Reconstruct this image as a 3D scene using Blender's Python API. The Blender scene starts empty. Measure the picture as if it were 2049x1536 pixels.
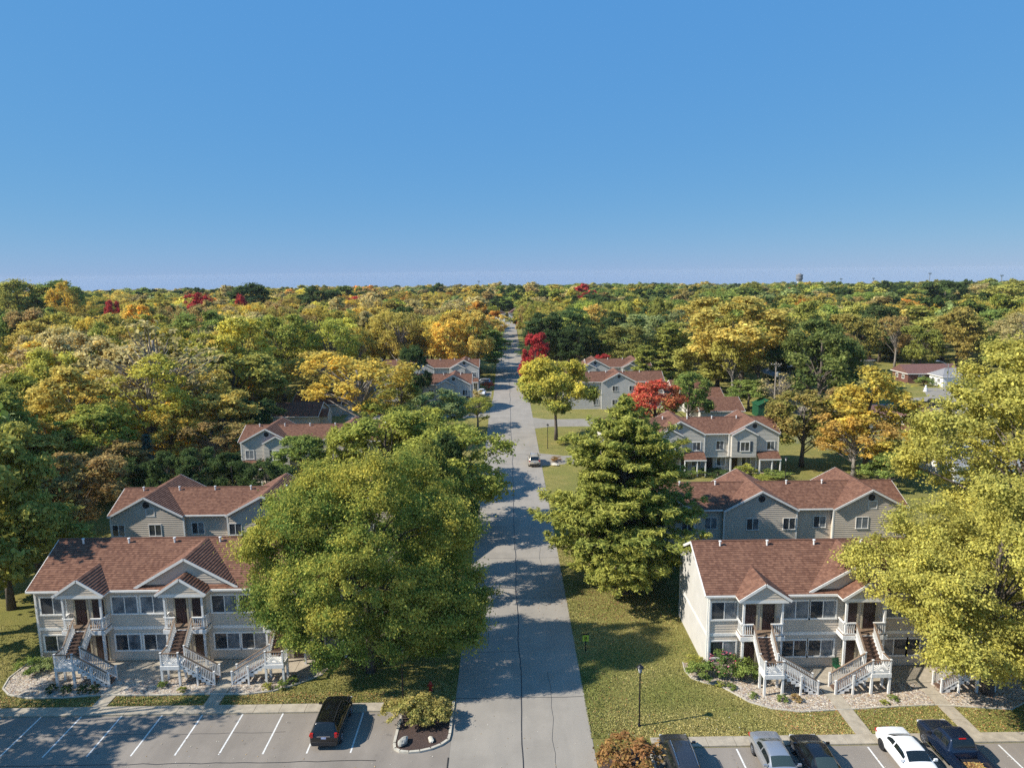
import bpy, math, random
import numpy as np
from mathutils import Vector, Matrix

# ------------------------------------------------------------------ camera, sky, sun, exposure
scene = bpy.context.scene
COL = scene.collection
R = math.radians
CAM_H = 29.7
PITCH = math.atan(223 / 1400.0)
YAW = R(0.39)
ROLL = 0.011
_f = Vector((math.sin(YAW) * math.cos(PITCH), math.cos(YAW) * math.cos(PITCH), -math.sin(PITCH)))
_r = Vector((math.cos(YAW), -math.sin(YAW), 0.0))
_u = _r.cross(_f)
_cr = math.cos(ROLL) * _r - math.sin(ROLL) * _u
_cu = math.sin(ROLL) * _r + math.cos(ROLL) * _u
cam_data = bpy.data.cameras.new('camera')
cam_data.sensor_width = 36.0
cam_data.lens = 36.0 * 1400.0 / 2049.0
cam_data.clip_start = 0.5
cam_data.clip_end = 30000.0
cam = bpy.data.objects.new('camera', cam_data)
COL.objects.link(cam)
m = Matrix.Identity(4)
for i in range(3):
    m[i][0] = _cr[i]; m[i][1] = _cu[i]; m[i][2] = -_f[i]
m[2][3] = CAM_H
cam.matrix_world = m
scene.camera = cam

EXPOSURE = 0.48
SKY_EXP = 2 ** EXPOSURE
SUN_EL = R(39.5)
SUN_AZ_SHADOW = R(12.5)           # shadows fall to +X, a little away from the camera
to_sun = Vector((-math.cos(SUN_AZ_SHADOW) * math.cos(SUN_EL), -math.sin(SUN_AZ_SHADOW) * math.cos(SUN_EL), math.sin(SUN_EL)))
world = bpy.data.worlds.new('World')
scene.world = world
world.use_nodes = True
wn = world.node_tree.nodes; wl = world.node_tree.links
sky = wn.new('ShaderNodeTexSky')
sky.sky_type = 'NISHITA'
sky.sun_disc = False
sky.sun_elevation = SUN_EL
sky.sun_rotation = math.atan2(to_sun.x, to_sun.y)
sky.altitude = 300.0
sky.air_density = 1.0
sky.dust_density = 0.0
sky.ozone_density = 8.0
bg = wn['Background']
bg.inputs['Strength'].default_value = 0.12
# clear autumn sky: the whole dome's range is compressed evenly, channel by channel, toward the deep blue of the photo
sepc = wn.new('ShaderNodeSeparateColor'); cmb = wn.new('ShaderNodeCombineColor')
wl.new(sky.outputs['Color'], sepc.inputs[0])
for ch, (off, gain) in enumerate(((0.062, 0.0415), (0.258, 0.0320), (0.662, 0.0060))):
    mn = wn.new('ShaderNodeMath'); mn.operation = 'MULTIPLY_ADD'
    mn.inputs[1].default_value = gain / 0.12 / SKY_EXP; mn.inputs[2].default_value = off / 0.12 / SKY_EXP
    wl.new(sepc.outputs[ch], mn.inputs[0]); wl.new(mn.outputs[0], cmb.inputs[ch])
wl.new(cmb.outputs[0], bg.inputs['Color'])

sun_data = bpy.data.lights.new('sun', 'SUN')
sun_data.energy = 5.0
sun_data.angle = R(0.55)
sun_data.color = (1.0, 0.94, 0.83)
sun = bpy.data.objects.new('sun', sun_data)
COL.objects.link(sun)
sun.rotation_euler = to_sun.to_track_quat('Z', 'Y').to_euler()

scene.view_settings.view_transform = 'Standard'
scene.view_settings.look = 'None'
scene.view_settings.exposure = EXPOSURE
scene.view_settings.gamma = 1.0
scene.view_settings.use_curve_mapping = False
scene.render.engine = 'CYCLES'
scene.cycles.use_denoising = False
scene.cycles.max_bounces = 9
scene.cycles.diffuse_bounces = 7
scene.cycles.glossy_bounces = 2
scene.cycles.transmission_bounces = 7
scene.cycles.transparent_max_bounces = 4

# ------------------------------------------------------------------ pixel <-> place helpers (photo pixels, 2049 x 1536)
def ray(x, y):
    return _f + _cr * ((x - 1024.5) / 1400.0) - _cu * ((y - 768.0) / 1400.0)
def onz(x, y, z=0.0):
    d = ray(x, y); t = (z - CAM_H) / d.z
    return Vector((d.x * t, d.y * t, z))
def ony(x, y, Y):
    d = ray(x, y); t = Y / d.y
    return Vector((d.x * t, Y, CAM_H + d.z * t))
def to_px(p):
    d = Vector(p) - Vector((0, 0, CAM_H)); z = d.dot(_f)
    return 1024.5 + 1400.0 * d.dot(_cr) / z, 768.0 - 1400.0 * d.dot(_cu) / z

def terrain(x, y):
    d = math.hypot(x, y)
    if d < 330: return 0.0
    t = d - 330
    return -0.020 * t * t / (t + 250.0)

# ------------------------------------------------------------------ materials
MATS = {}
def mat(name, base=(0.5, 0.5, 0.5), rough=0.7, metallic=0.0, spec=0.5, coat=0.0, noise=None, bump=None, emit=None, alpha=None):
    """noise = (scale, amount, second colour or None, detail)   bump = (scale, strength)"""
    M = bpy.data.materials.new(name); M.use_nodes = True
    N = M.node_tree.nodes; L = M.node_tree.links
    b = N['Principled BSDF']
    b.inputs['Base Color'].default_value = (*base, 1)
    b.inputs['Roughness'].default_value = rough
    b.inputs['Metallic'].default_value = metallic
    b.inputs['Specular IOR Level'].default_value = spec
    b.inputs['Coat Weight'].default_value = coat
    if noise or bump:
        tc = N.new('ShaderNodeTexCoord')
    if noise:
        n = N.new('ShaderNodeTexNoise'); n.inputs['Scale'].default_value = noise[0]
        n.inputs['Detail'].default_value = noise[3] if len(noise) > 3 else 5
        L.new(tc.outputs['Object'], n.inputs['Vector'])
        ramp = N.new('ShaderNodeMapRange'); ramp.inputs[1].default_value = 0.3; ramp.inputs[2].default_value = 0.7
        L.new(n.outputs['Fac'], ramp.inputs[0])
        mx = N.new('ShaderNodeMix'); mx.data_type = 'RGBA'
        c2 = noise[2] if noise[2] else tuple(c * (1 - noise[1]) for c in base)
        c1 = base if noise[2] else tuple(min(1, c * (1 + noise[1] * 0.6)) for c in base)
        mx.inputs[6].default_value = (*c1, 1); mx.inputs[7].default_value = (*c2, 1)
        L.new(ramp.outputs[0], mx.inputs[0]); L.new(mx.outputs[2], b.inputs['Base Color'])
    if bump:
        n2 = N.new('ShaderNodeTexNoise'); n2.inputs['Scale'].default_value = bump[0]; n2.inputs['Detail'].default_value = 4
        L.new(tc.outputs['Object'], n2.inputs['Vector'])
        bp = N.new('ShaderNodeBump'); bp.inputs['Strength'].default_value = bump[1]; bp.inputs['Distance'].default_value = 0.05
        L.new(n2.outputs['Fac'], bp.inputs['Height']); L.new(bp.outputs['Normal'], b.inputs['Normal'])
    if emit:
        b.inputs['Emission Color'].default_value = (*emit[0], 1); b.inputs['Emission Strength'].default_value = emit[1]
    MATS[name] = M
    return M

mat('siding', (0.60, 0.515, 0.415), 0.55, spec=0.3, noise=(0.9, 0.10, None, 6))
mat('siding_light', (0.51, 0.49, 0.455), 0.55, spec=0.3, noise=(0.9, 0.08, None, 6))
mat('siding_blue', (0.56, 0.52, 0.455), 0.55, spec=0.3, noise=(0.9, 0.08, None, 6))
mat('trim', (0.80, 0.775, 0.72), 0.5, noise=(3, 0.08, None, 5))
mat('trim_tan', (0.42, 0.37, 0.27), 0.6)
mat('white_wood', (0.76, 0.745, 0.71), 0.55, noise=(6, 0.14, None, 5))
mat('rail_brown', (0.22, 0.15, 0.10), 0.7, noise=(5, 0.25, None, 5))
mat('tread', (0.13, 0.075, 0.05), 0.75, noise=(5, 0.3, None, 5))
mat('door', (0.030, 0.016, 0.018), 0.35)
mat('brass', (0.5, 0.38, 0.15), 0.3, 1.0)
mat('glass_dark', (0.022, 0.028, 0.034), 0.05, spec=0.7, noise=(0.9, 0.6, (0.07, 0.075, 0.08), 2))
mat('glass_blind', (0.27, 0.285, 0.295), 0.10, spec=0.7, noise=(1.2, 0.3, (0.07, 0.085, 0.10), 2))
mat('vent', (0.03, 0.03, 0.035), 0.5)
mat('shutter', (0.035, 0.05, 0.075), 0.5)
mat('pvc', (0.75, 0.75, 0.73), 0.4)
mat('concrete', (0.40, 0.345, 0.265), 0.85, noise=(2.2, 0.22, None, 7), bump=(25, 0.25))
mat('kerb', (0.50, 0.46, 0.38), 0.85, noise=(3, 0.2, None, 6))
mat('paint_line', (0.74, 0.73, 0.70), 0.6, noise=(9, 0.28, None, 6))
mat('seal', (0.028, 0.028, 0.03), 0.5)
mat('pole_black', (0.012, 0.012, 0.014), 0.4)
mat('galv', (0.45, 0.46, 0.47), 0.4, 0.7)
mat('pole_wood', (0.30, 0.25, 0.20), 0.85, noise=(4, 0.3, None, 6))
mat('lantern_glass', (0.62, 0.63, 0.62), 0.15)
mat('hydrant_red', (0.42, 0.035, 0.02), 0.4)
mat('sign_yellow', (0.55, 0.62, 0.05), 0.5)
mat('black', (0.01, 0.01, 0.01), 0.6)
mat('boulder', (0.34, 0.33, 0.29), 0.9, noise=(4, 0.4, None, 8), bump=(8, 0.6))
mat('boulder_pale', (0.60, 0.55, 0.45), 0.9, noise=(4, 0.3, None, 8), bump=(8, 0.6))
mat('mulch', (0.10, 0.062, 0.048), 0.95, noise=(14, 0.6, (0.035, 0.022, 0.018), 8), bump=(30, 0.8))
mat('gravel_bed', (0.30, 0.24, 0.18), 0.95, noise=(8, 0.35, None, 8), bump=(14, 0.7))
mat('green_shed', (0.012, 0.075, 0.032), 0.5)
mat('green_bin', (0.01, 0.16, 0.06), 0.4)
mat('chain', (0.33, 0.36, 0.36), 0.5, 0.5)
mat('blue_bin', (0.02, 0.09, 0.30), 0.4)
mat('ranch_brick', (0.16, 0.07, 0.05), 0.85, noise=(6, 0.3, None, 5))
mat('ranch_roof', (0.17, 0.085, 0.070), 0.9, noise=(3, 0.3, None, 6))
mat('grey_roof', (0.24, 0.24, 0.25), 0.9, noise=(3, 0.25, None, 6))
mat('cream_wall', (0.62, 0.53, 0.30), 0.7)
mat('white_wall', (0.78, 0.78, 0.76), 0.6, noise=(2, 0.06, None, 4))
mat('tyre', (0.014, 0.014, 0.015), 0.8)
mat('rim', (0.50, 0.51, 0.53), 0.3, 0.8)
mat('rim_dark', (0.10, 0.10, 0.11), 0.3, 0.8)
mat('tail_red', (0.45, 0.01, 0.012), 0.15, coat=0.6)
mat('head_glass', (0.6, 0.62, 0.65), 0.1, coat=0.6)
mat('plate', (0.55, 0.60, 0.66), 0.4, noise=(14, 0.4, (0.08, 0.15, 0.45), 2))
mat('chrome', (0.65, 0.66, 0.68), 0.15, 1.0)
mat('plastic', (0.018, 0.018, 0.02), 0.6)
mat('car_glass', (0.010, 0.014, 0.015), 0.03, spec=0.7)
mat('car_glass_green', (0.035, 0.052, 0.048), 0.03, spec=0.7)
mat('cloth_seat', (0.16, 0.15, 0.13), 0.9)
for nm, c, mt in (('paint_black', (0.006, 0.006, 0.007), 0.1), ('paint_graphite', (0.05, 0.053, 0.06), 0.5), ('paint_silver', (0.42, 0.43, 0.45), 0.6),
              ('paint_white', (0.80, 0.80, 0.80), 0.0), ('paint_navy', (0.008, 0.018, 0.045), 0.3), ('paint_tan', (0.55, 0.48, 0.38), 0.3),
              ('paint_night', (0.006, 0.008, 0.014), 0.2)):
    mat(nm, c, 0.28, mt, coat=0.8)

def new_mat(name):
    M = bpy.data.materials.new(name); M.use_nodes = True; MATS[name] = M
    return M, M.node_tree.nodes, M.node_tree.links, M.node_tree.nodes['Principled BSDF']
def mixc(N, L, fac, a, b):
    mx = N.new('ShaderNodeMix'); mx.data_type = 'RGBA'
    if isinstance(fac, float): mx.inputs[0].default_value = fac
    else: L.new(fac, mx.inputs[0])
    for k, v in ((6, a), (7, b)):
        if isinstance(v, tuple): mx.inputs[k].default_value = (*v, 1)
        else: L.new(v, mx.inputs[k])
    return mx.outputs[2]
def noise_fac(N, L, vec, scale, lo=0.35, hi=0.65, detail=6, rough=0.6):
    n = N.new('ShaderNodeTexNoise'); n.inputs['Scale'].default_value = scale
    n.inputs['Detail'].default_value = detail; n.inputs['Roughness'].default_value = rough
    L.new(vec, n.inputs['Vector'])
    r = N.new('ShaderNodeMapRange'); r.inputs[1].default_value = lo; r.inputs[2].default_value = hi
    L.new(n.outputs['Fac'], r.inputs[0])
    return r.outputs[0]

def make_shingle():
    M, N, L, b = new_mat('shingle')
    b.inputs['Roughness'].default_value = 0.95; b.inputs['Specular IOR Level'].default_value = 0.15
    uv = N.new('ShaderNodeUVMap')
    br = N.new('ShaderNodeTexBrick')
    br.offset = 0.5; br.inputs['Scale'].default_value = 1.0
    br.inputs['Brick Width'].default_value = 0.21; br.inputs['Row Height'].default_value = 0.21
    br.inputs['Mortar Size'].default_value = 0.0
    br.inputs['Color1'].default_value = (0.135, 0.064, 0.043, 1); br.inputs['Color2'].default_value = (0.34, 0.178, 0.114, 1)
    br.inputs['Bias'].default_value = -0.1
    L.new(uv.outputs['UV'], br.inputs['Vector'])
    tc = N.new('ShaderNodeTexCoord')
    f1 = noise_fac(N, L, tc.outputs['Object'], 0.55, 0.3, 0.7)
    c1 = mixc(N, L, f1, (0.195, 0.096, 0.064), (0.275, 0.145, 0.095))
    c2 = mixc(N, L, 0.62, c1, br.outputs['Color'])
    f2 = noise_fac(N, L, tc.outputs['Object'], 9.0, 0.2, 0.8)
    c3 = mixc(N, L, f2, c2, (0.06, 0.032, 0.028))
    mm = N.new('ShaderNodeMix'); mm.data_type = 'RGBA'; mm.inputs[0].default_value = 0.5
    L.new(c2, mm.inputs[6]); L.new(c3, mm.inputs[7])
    L.new(mm.outputs[2], b.inputs['Base Color'])
make_shingle()

def make_grass():
    M, N, L, b = new_mat('grass')
    b.inputs['Roughness'].default_value = 0.95; b.inputs['Specular IOR Level'].default_value = 0.1
    tc = N.new('ShaderNodeTexCoord'); P = tc.outputs['Object']
    big = noise_fac(N, L, P, 0.16, 0.40, 0.62, 4)
    mid = noise_fac(N, L, P, 0.9, 0.3, 0.7, 6)
    fine = noise_fac(N, L, P, 4.5, 0.36, 0.64, 8, 0.85)
    tiny = noise_fac(N, L, P, 16.0, 0.42, 0.72, 4, 0.85)
    c = mixc(N, L, big, (0.205, 0.215, 0.042), (0.40, 0.31, 0.095))
    c = mixc(N, L, mid, c, (0.19, 0.185, 0.042))
    dk = mixc(N, L, 0.55, c, (0.06, 0.075, 0.016))
    c = mixc(N, L, fine, dk, c)
    lt = mixc(N, L, 0.6, c, (0.42, 0.35, 0.16))
    c = mixc(N, L, tiny, c, lt)
    # the shorter, drier turf further from the buildings
    L.new(c, b.inputs['Base Color'])
    bp = N.new('ShaderNodeBump'); bp.inputs['Strength'].default_value = 0.9; bp.inputs['Distance'].default_value = 0.12
    n2 = N.new('ShaderNodeTexNoise'); n2.inputs['Scale'].default_value = 14; n2.inputs['Detail'].default_value = 6; n2.inputs['Roughness'].default_value = 0.8
    L.new(P, n2.inputs['Vector']); L.new(n2.outputs['Fac'], bp.inputs['Height']); L.new(bp.outputs['Normal'], b.inputs['Normal'])
make_grass()

def make_pavement(name, c0, c1, spots):
    M, N, L, b = new_mat(name)
    b.inputs['Roughness'].default_value = 0.9; b.inputs['Specular IOR Level'].default_value = 0.25
    tc = N.new('ShaderNodeTexCoord'); P = tc.outputs['Object']
    mp = N.new('ShaderNodeMapping'); mp.inputs['Scale'].default_value = (1.0, 0.22, 1.0); L.new(P, mp.inputs['Vector'])
    streak = noise_fac(N, L, mp.outputs['Vector'], 0.8, 0.35, 0.68, 6)
    c = mixc(N, L, streak, c0, c1)
    patch = noise_fac(N, L, P, 0.35, 0.45, 0.62, 5)
    d = mixc(N, L, 0.35, c, tuple(v * 0.62 for v in c0)); c = mixc(N, L, patch, c, d)
    fine = noise_fac(N, L, P, 22.0, 0.3, 0.7, 5, 0.8)
    d = mixc(N, L, 0.30, c, tuple(v * 0.55 for v in c0)); c = mixc(N, L, fine, c, d)
    if spots:
        vo = N.new('ShaderNodeTexVoronoi'); vo.inputs['Scale'].default_value = 1.3; L.new(P, vo.inputs['Vector'])
        s = N.new('ShaderNodeMath'); s.operation = 'LESS_THAN'; s.inputs[1].default_value = 0.035; L.new(vo.outputs['Distance'], s.inputs[0])
        c = mixc(N, L, s.outputs[0], c, (0.55, 0.52, 0.47))
        st = noise_fac(N, L, P, 0.9, 0.66, 0.74, 3)
        d2 = mixc(N, L, 0.5, c, (0.05, 0.045, 0.045)); c = mixc(N, L, st, c, d2)
    L.new(c, b.inputs['Base Color'])
    bp = N.new('ShaderNodeBump'); bp.inputs['Strength'].default_value = 0.25; bp.inputs['Distance'].default_value = 0.02
    n2 = N.new('ShaderNodeTexNoise'); n2.inputs['Scale'].default_value = 40; L.new(P, n2.inputs['Vector'])
    L.new(n2.outputs['Fac'], bp.inputs['Height']); L.new(bp.outputs['Normal'], b.inputs['Normal'])
make_pavement('road', (0.355, 0.318, 0.268), (0.305, 0.276, 0.236), False)
make_pavement('lot', (0.30, 0.262, 0.222), (0.24, 0.21, 0.18), True)
make_pavement('drive', (0.33, 0.30, 0.25), (0.28, 0.25, 0.21), False)

def make_leaf():
    M, N, L, b = new_mat('leaf')
    N.remove(b)
    out = N['Material Output']
    def inst(name):
        a = N.new('ShaderNodeAttribute'); a.attribute_type = 'INSTANCER'; a.attribute_name = name; return a.outputs['Color']
    g = N.new('ShaderNodeAttribute'); g.attribute_type = 'GEOMETRY'; g.attribute_name = 'lv'
    sp = N.new('ShaderNodeSeparateColor'); L.new(g.outputs['Color'], sp.inputs[0])
    c = mixc(N, L, sp.outputs[0], inst('tint'), inst('tint2'))
    mul = N.new('ShaderNodeMix'); mul.data_type = 'RGBA'; mul.blend_type = 'MULTIPLY'; mul.inputs[0].default_value = 1.0
    cb = N.new('ShaderNodeCombineColor')
    for k in range(3): L.new(sp.outputs[1], cb.inputs[k])
    L.new(c, mul.inputs[6]); L.new(cb.outputs[0], mul.inputs[7])
    di = N.new('ShaderNodeBsdfDiffuse'); tr = N.new('ShaderNodeBsdfTranslucent')
    L.new(mul.outputs[2], di.inputs['Color']); L.new(mul.outputs[2], tr.inputs['Color'])
    ms = N.new('ShaderNodeMixShader'); ms.inputs[0].default_value = 0.42
    L.new(di.outputs[0], ms.inputs[1]); L.new(tr.outputs[0], ms.inputs[2])
    L.new(ms.outputs[0], out.inputs['Surface'])
make_leaf()
mat('bark', (0.125, 0.10, 0.08), 0.95, noise=(5, 0.45, None, 6), bump=(12, 0.6))
mat('bark_pale', (0.26, 0.23, 0.20), 0.95, noise=(5, 0.35, None, 6), bump=(12, 0.6))

def make_pebble():
    M, N, L, b = new_mat('pebble')
    b.inputs['Roughness'].default_value = 0.85
    g = N.new('ShaderNodeAttribute'); g.attribute_type = 'GEOMETRY'; g.attribute_name = 'lv'
    L.new(g.outputs['Color'], b.inputs['Base Color'])
make_pebble()

# ------------------------------------------------------------------ mesh builder
class MB:
    def __init__(s):
        s.v = []; s.f = []; s.uv = []
        s.has_uv = False
    def face(s, pts, uv=None):
        k = len(s.v); s.v.extend([tuple(p) for p in pts]); s.f.append(tuple(range(k, k + len(pts))))
        if uv: s.has_uv = True
        s.uv.append(uv)
    def quad(s, a, b, c, d, uv=None): s.face((a, b, c, d), uv)
    def box(s, x0, x1, y0, y1, z0, z1):
        if x0 > x1: x0, x1 = x1, x0
        if y0 > y1: y0, y1 = y1, y0
        if z0 > z1: z0, z1 = z1, z0
        k = len(s.v)
        s.v.extend([(x0, y0, z0), (x1, y0, z0), (x1, y1, z0), (x0, y1, z0), (x0, y0, z1), (x1, y0, z1), (x1, y1, z1), (x0, y1, z1)])
        for q in ((0, 3, 2, 1), (4, 5, 6, 7), (0, 1, 5, 4), (1, 2, 6, 5), (2, 3, 7, 6), (3, 0, 4, 7)):
            s.f.append(tuple(k + i for i in q)); s.uv.append(None)
        return s
    def beam(s, p, q, w, h, up=(0, 0, 1)):
        p = Vector(p); q = Vector(q); d = (q - p)
        if d.length < 1e-6: return s
        d.normalize(); up = Vector(up)
        sd = d.cross(up)
        if sd.length < 1e-4: sd = d.cross(Vector((0, 1, 0)))
        sd.normalize(); u2 = sd.cross(d).normalized()
        a = sd * (w / 2); b = u2 * (h / 2)
        k = len(s.v)
        for c in (p, q):
            for e in (-a - b, a - b, a + b, -a + b): s.v.append(tuple(c + e))
        for f in ((0, 1, 2, 3), (7, 6, 5, 4), (0, 4, 5, 1), (1, 5, 6, 2), (2, 6, 7, 3), (3, 7, 4, 0)):
            s.f.append(tuple(k + i for i in f)); s.uv.append(None)
        return s
    def tube(s, pts, rad, n=8, cap=True):
        pts = [Vector(p) for p in pts]
        k0 = len(s.v); prev = None
        for i, p in enumerate(pts):
            d = (pts[min(i + 1, len(pts) - 1)] - pts[max(i - 1, 0)]).normalized()
            ref = Vector((1, 0, 0)) if abs(d.x) < 0.9 else Vector((0, 1, 0))
            if prev is not None: ref = prev
            a = d.cross(ref)
            if a.length < 1e-5: a = d.cross(Vector((0, 1, 0.3)))
            a.normalize(); b = d.cross(a).normalized(); prev = b * -1 if False else ref
            r = rad[i] if hasattr(rad, '__len__') else rad
            for j in range(n):
                t = 2 * math.pi * j / n
                s.v.append(tuple(p + a * (r * math.cos(t)) + b * (r * math.sin(t))))
        for i in range(len(pts) - 1):
            for j in range(n):
                j2 = (j + 1) % n
                s.f.append((k0 + i * n + j, k0 + i * n + j2, k0 + (i + 1) * n + j2, k0 + (i + 1) * n + j)); s.uv.append(None)
        if cap:
            s.f.append(tuple(k0 + j for j in reversed(range(n)))); s.uv.append(None)
            e = k0 + (len(pts) - 1) * n
            s.f.append(tuple(e + j for j in range(n))); s.uv.append(None)
        return s
    def lathe(s, prof, c=(0, 0, 0), n=16, axis='z'):
        k0 = len(s.v)
        for r, h in prof:
            for j in range(n):
                t = 2 * math.pi * j / n
                a, b = r * math.cos(t), r * math.sin(t)
                if axis == 'z': s.v.append((c[0] + a, c[1] + b, c[2] + h))
                elif axis == 'x': s.v.append((c[0] + h, c[1] + a, c[2] + b))
                else: s.v.append((c[0] + a, c[1] + h, c[2] + b))
        for i in range(len(prof) - 1):
            for j in range(n):
                j2 = (j + 1) % n
                s.f.append((k0 + i * n + j, k0 + i * n + j2, k0 + (i + 1) * n + j2, k0 + (i + 1) * n + j)); s.uv.append(None)
        s.f.append(tuple(k0 + j for j in reversed(range(n)))); s.uv.append(None)
        e = k0 + (len(prof) - 1) * n
        s.f.append(tuple(e + j for j in range(n))); s.uv.append(None)
        return s
    def mesh(s, name, mats, org=(0, 0, 0), smooth=False):
        me = bpy.data.meshes.new(name)
        o = Vector(org)
        me.from_pydata([(v[0] - o.x, v[1] - o.y, v[2] - o.z) for v in s.v], [], s.f)
        if s.has_uv:
            lay = me.uv_layers.new(name='UVMap')
            k = 0
            for f, uv in zip(s.f, s.uv):
                for i in range(len(f)):
                    if uv: lay.data[k].uv = uv[i]
                    k += 1
        for mm in (mats if isinstance(mats, (list, tuple)) else [mats]):
            me.materials.append(MATS[mm] if isinstance(mm, str) else mm)
        if smooth:
            for p in me.polygons: p.use_smooth = True
        me.update()
        return me
    def build(s, name, mats, parent=None, org=(0, 0, 0), smooth=False, loc=None):
        me = s.mesh(name, mats, org, smooth)
        o = bpy.data.objects.new(name, me); COL.objects.link(o)
        if parent is not None: o.parent = parent
        if loc is not None: o.location = loc
        return o

def tag(o, label=None, cat=None, group=None, kind=None):
    if label: o['label'] = label
    if cat: o['category'] = cat
    if group: o['group'] = group
    if kind: o['kind'] = kind
    return o
def empty(name, loc=(0, 0, 0), rz=0.0):
    o = bpy.data.objects.new(name, None); COL.objects.link(o)
    o.location = loc; o.rotation_euler = (0, 0, rz); o.empty_display_size = 0.3
    return o
def copy_tree(o, parent=None):
    c = o.copy(); COL.objects.link(c); c.parent = parent
    for ch in list(o.children): copy_tree(ch, c)
    return c
# ------------------------------------------------------------------ the ground, road, lots, walks
rng = random.Random(7)
def struct(o): o['kind'] = 'structure'; return o

def build_ground():
    radii = [0, 60, 120, 200, 280, 330, 360, 400, 450, 520, 600, 700, 820, 960, 1150, 1400, 1750, 2200, 3000]
    n = 120
    mb = MB()
    for ri in radii[1:]:
        for j in range(n):
            t = 2 * math.pi * j / n
            x, y = ri * math.sin(t), ri * math.cos(t)
            mb.v.append((x, y, terrain(x, y)))
    mb.v.append((0, 0, 0)); c = len(mb.v) - 1
    for j in range(n): mb.f.append((c, (j + 1) % n, j)); mb.uv.append(None)
    for i in range(len(radii) - 2):
        for j in range(n):
            j2 = (j + 1) % n
            mb.f.append((i * n + j, i * n + j2, (i + 1) * n + j2, (i + 1) * n + j)); mb.uv.append(None)
    struct(mb.build('ground', 'grass'))
build_ground()

def strip(mb, pts, w, z):
    """flat ribbon along pts (x,y), width w"""
    for (a, b) in zip(pts[:-1], pts[1:]):
        d = Vector((b[0] - a[0], b[1] - a[1], 0)).normalized(); s = Vector((-d.y, d.x, 0)) * (w / 2)
        za = z + terrain(*a); zb = z + terrain(*b)
        mb.quad((a[0] - s.x, a[1] - s.y, za), (b[0] - s.x, b[1] - s.y, zb), (b[0] + s.x, b[1] + s.y, zb), (a[0] + s.x, a[1] + s.y, za))

RX0, RX1 = -3.9, 5.1
def build_road():
    mb = MB()
    ys = list(range(8, 331, 20)) + [330, 345, 360, 380, 400, 415, 432]
    ys = sorted(set(ys))
    def x0(y): return RX0 + (0.5 if y > 150 else 0)
    for a, b in zip(ys[:-1], ys[1:]):
        za = terrain(0, a) + (0.02 if a < 331 else 0.16); zb = terrain(0, b) + (0.02 if b < 331 else 0.16)
        mb.quad((x0(a), a, za), (RX1 + .1, a, za), (RX1 + .1, b, zb), (x0(b), b, zb))
    road = struct(mb.build('road', 'road'))
    # sealed centre joint, slightly wandering
    mb = MB(); r = random.Random(3)
    pts = []; y = 20.0; off = 0.0
    while y < 330:
        off = off * 0.8 + r.uniform(-0.07, 0.07)
        pts.append((0.62 + off, y)); y += r.uniform(0.5, 1.3)
    strip(mb, pts, 0.075, 0.027)
    mb.build('joint_seal', 'seal', road)
    y = 24.0
    k = 0
    while y < 320:
        mb = MB(); pts = []
        x = RX0 + (0.5 if y > 150 else 0)
        xe = RX1 if k % 3 else 0.6
        while x < xe:
            pts.append((x, y + r.uniform(-.03, .03))); x += 1.1
        pts.append((xe, y))
        strip(mb, pts, 0.035 if k % 2 else 0.05, 0.0245)
        mb.build('joint_seal', 'seal', road)
        y += r.choice((6.1, 12.2, 9.2)); k += 1
    # short hairline cracks
    for (cx, y0, y1) in ((2.9, 36, 49), (-1.9, 52, 60), (3.3, 62, 74), (-0.9, 88, 100)):
        mb = MB(); pts = []; y = y0; o = 0
        while y < y1:
            o += r.uniform(-.08, .08); pts.append((cx + o, y)); y += 0.7
        strip(mb, pts, 0.025, 0.0262)
        mb.build('crack', 'seal', road)
    return road
build_road()

def poly_sheet(name, pts, z, matname):
    mb = MB(); mb.face([(x, y, z) for x, y in pts])
    return struct(mb.build(name, matname))

lotL = poly_sheet('parking_lot', [(-75, 15), (RX0 - .01, 15), (RX0 - .01, 44.0), (-75, 44.0)], 0.008, 'lot')
lotR = poly_sheet('parking_lot', [(8.7, 15), (80, 15), (80, 39.85), (8.7, 39.85)], 0.008, 'lot')
def stall_line(lot, x, y0, y1, w=0.105):
    mb = MB(); mb.quad((x - w / 2, y0, .013), (x + w / 2, y0, .013), (x + w / 2, y1, .013), (x - w / 2, y1, .013))
    mb.build('stall_line', 'paint_line', lot)
for k in range(12): stall_line(lotL, -32.2 + 2.757 * (k - 3), 39.9, 44.0) if -32.2 + 2.757 * (k - 3) < -10 else None
for k in range(10): stall_line(lotR, 14.13 + 2.757 * k - 2.757, 35.6, 39.7) if k != 0 else None
# long sealed crack behind the stalls and at the road edge
mb = MB(); r = random.Random(5); pts = [(-75 + i * 0.9, 39.15 + r.uniform(-.05, .05)) for i in range(75)]
strip(mb, pts, .055, .0128); mb.build('joint_seal', 'seal', lotL)
mb = MB(); pts = [(RX0 - .03 + r.uniform(-.02, .02), 15 + i * .9) for i in range(28)]
strip(mb, pts, .10, .0272); mb.build('joint_seal', 'seal', lotL)
mb = MB(); pts = [(-38 + i * 1.1, 42.0 + r.uniform(-.06, .06)) for i in range(22)]
strip(mb, pts, .03, .0118); mb.build('crack', 'seal', lotL)

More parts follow.
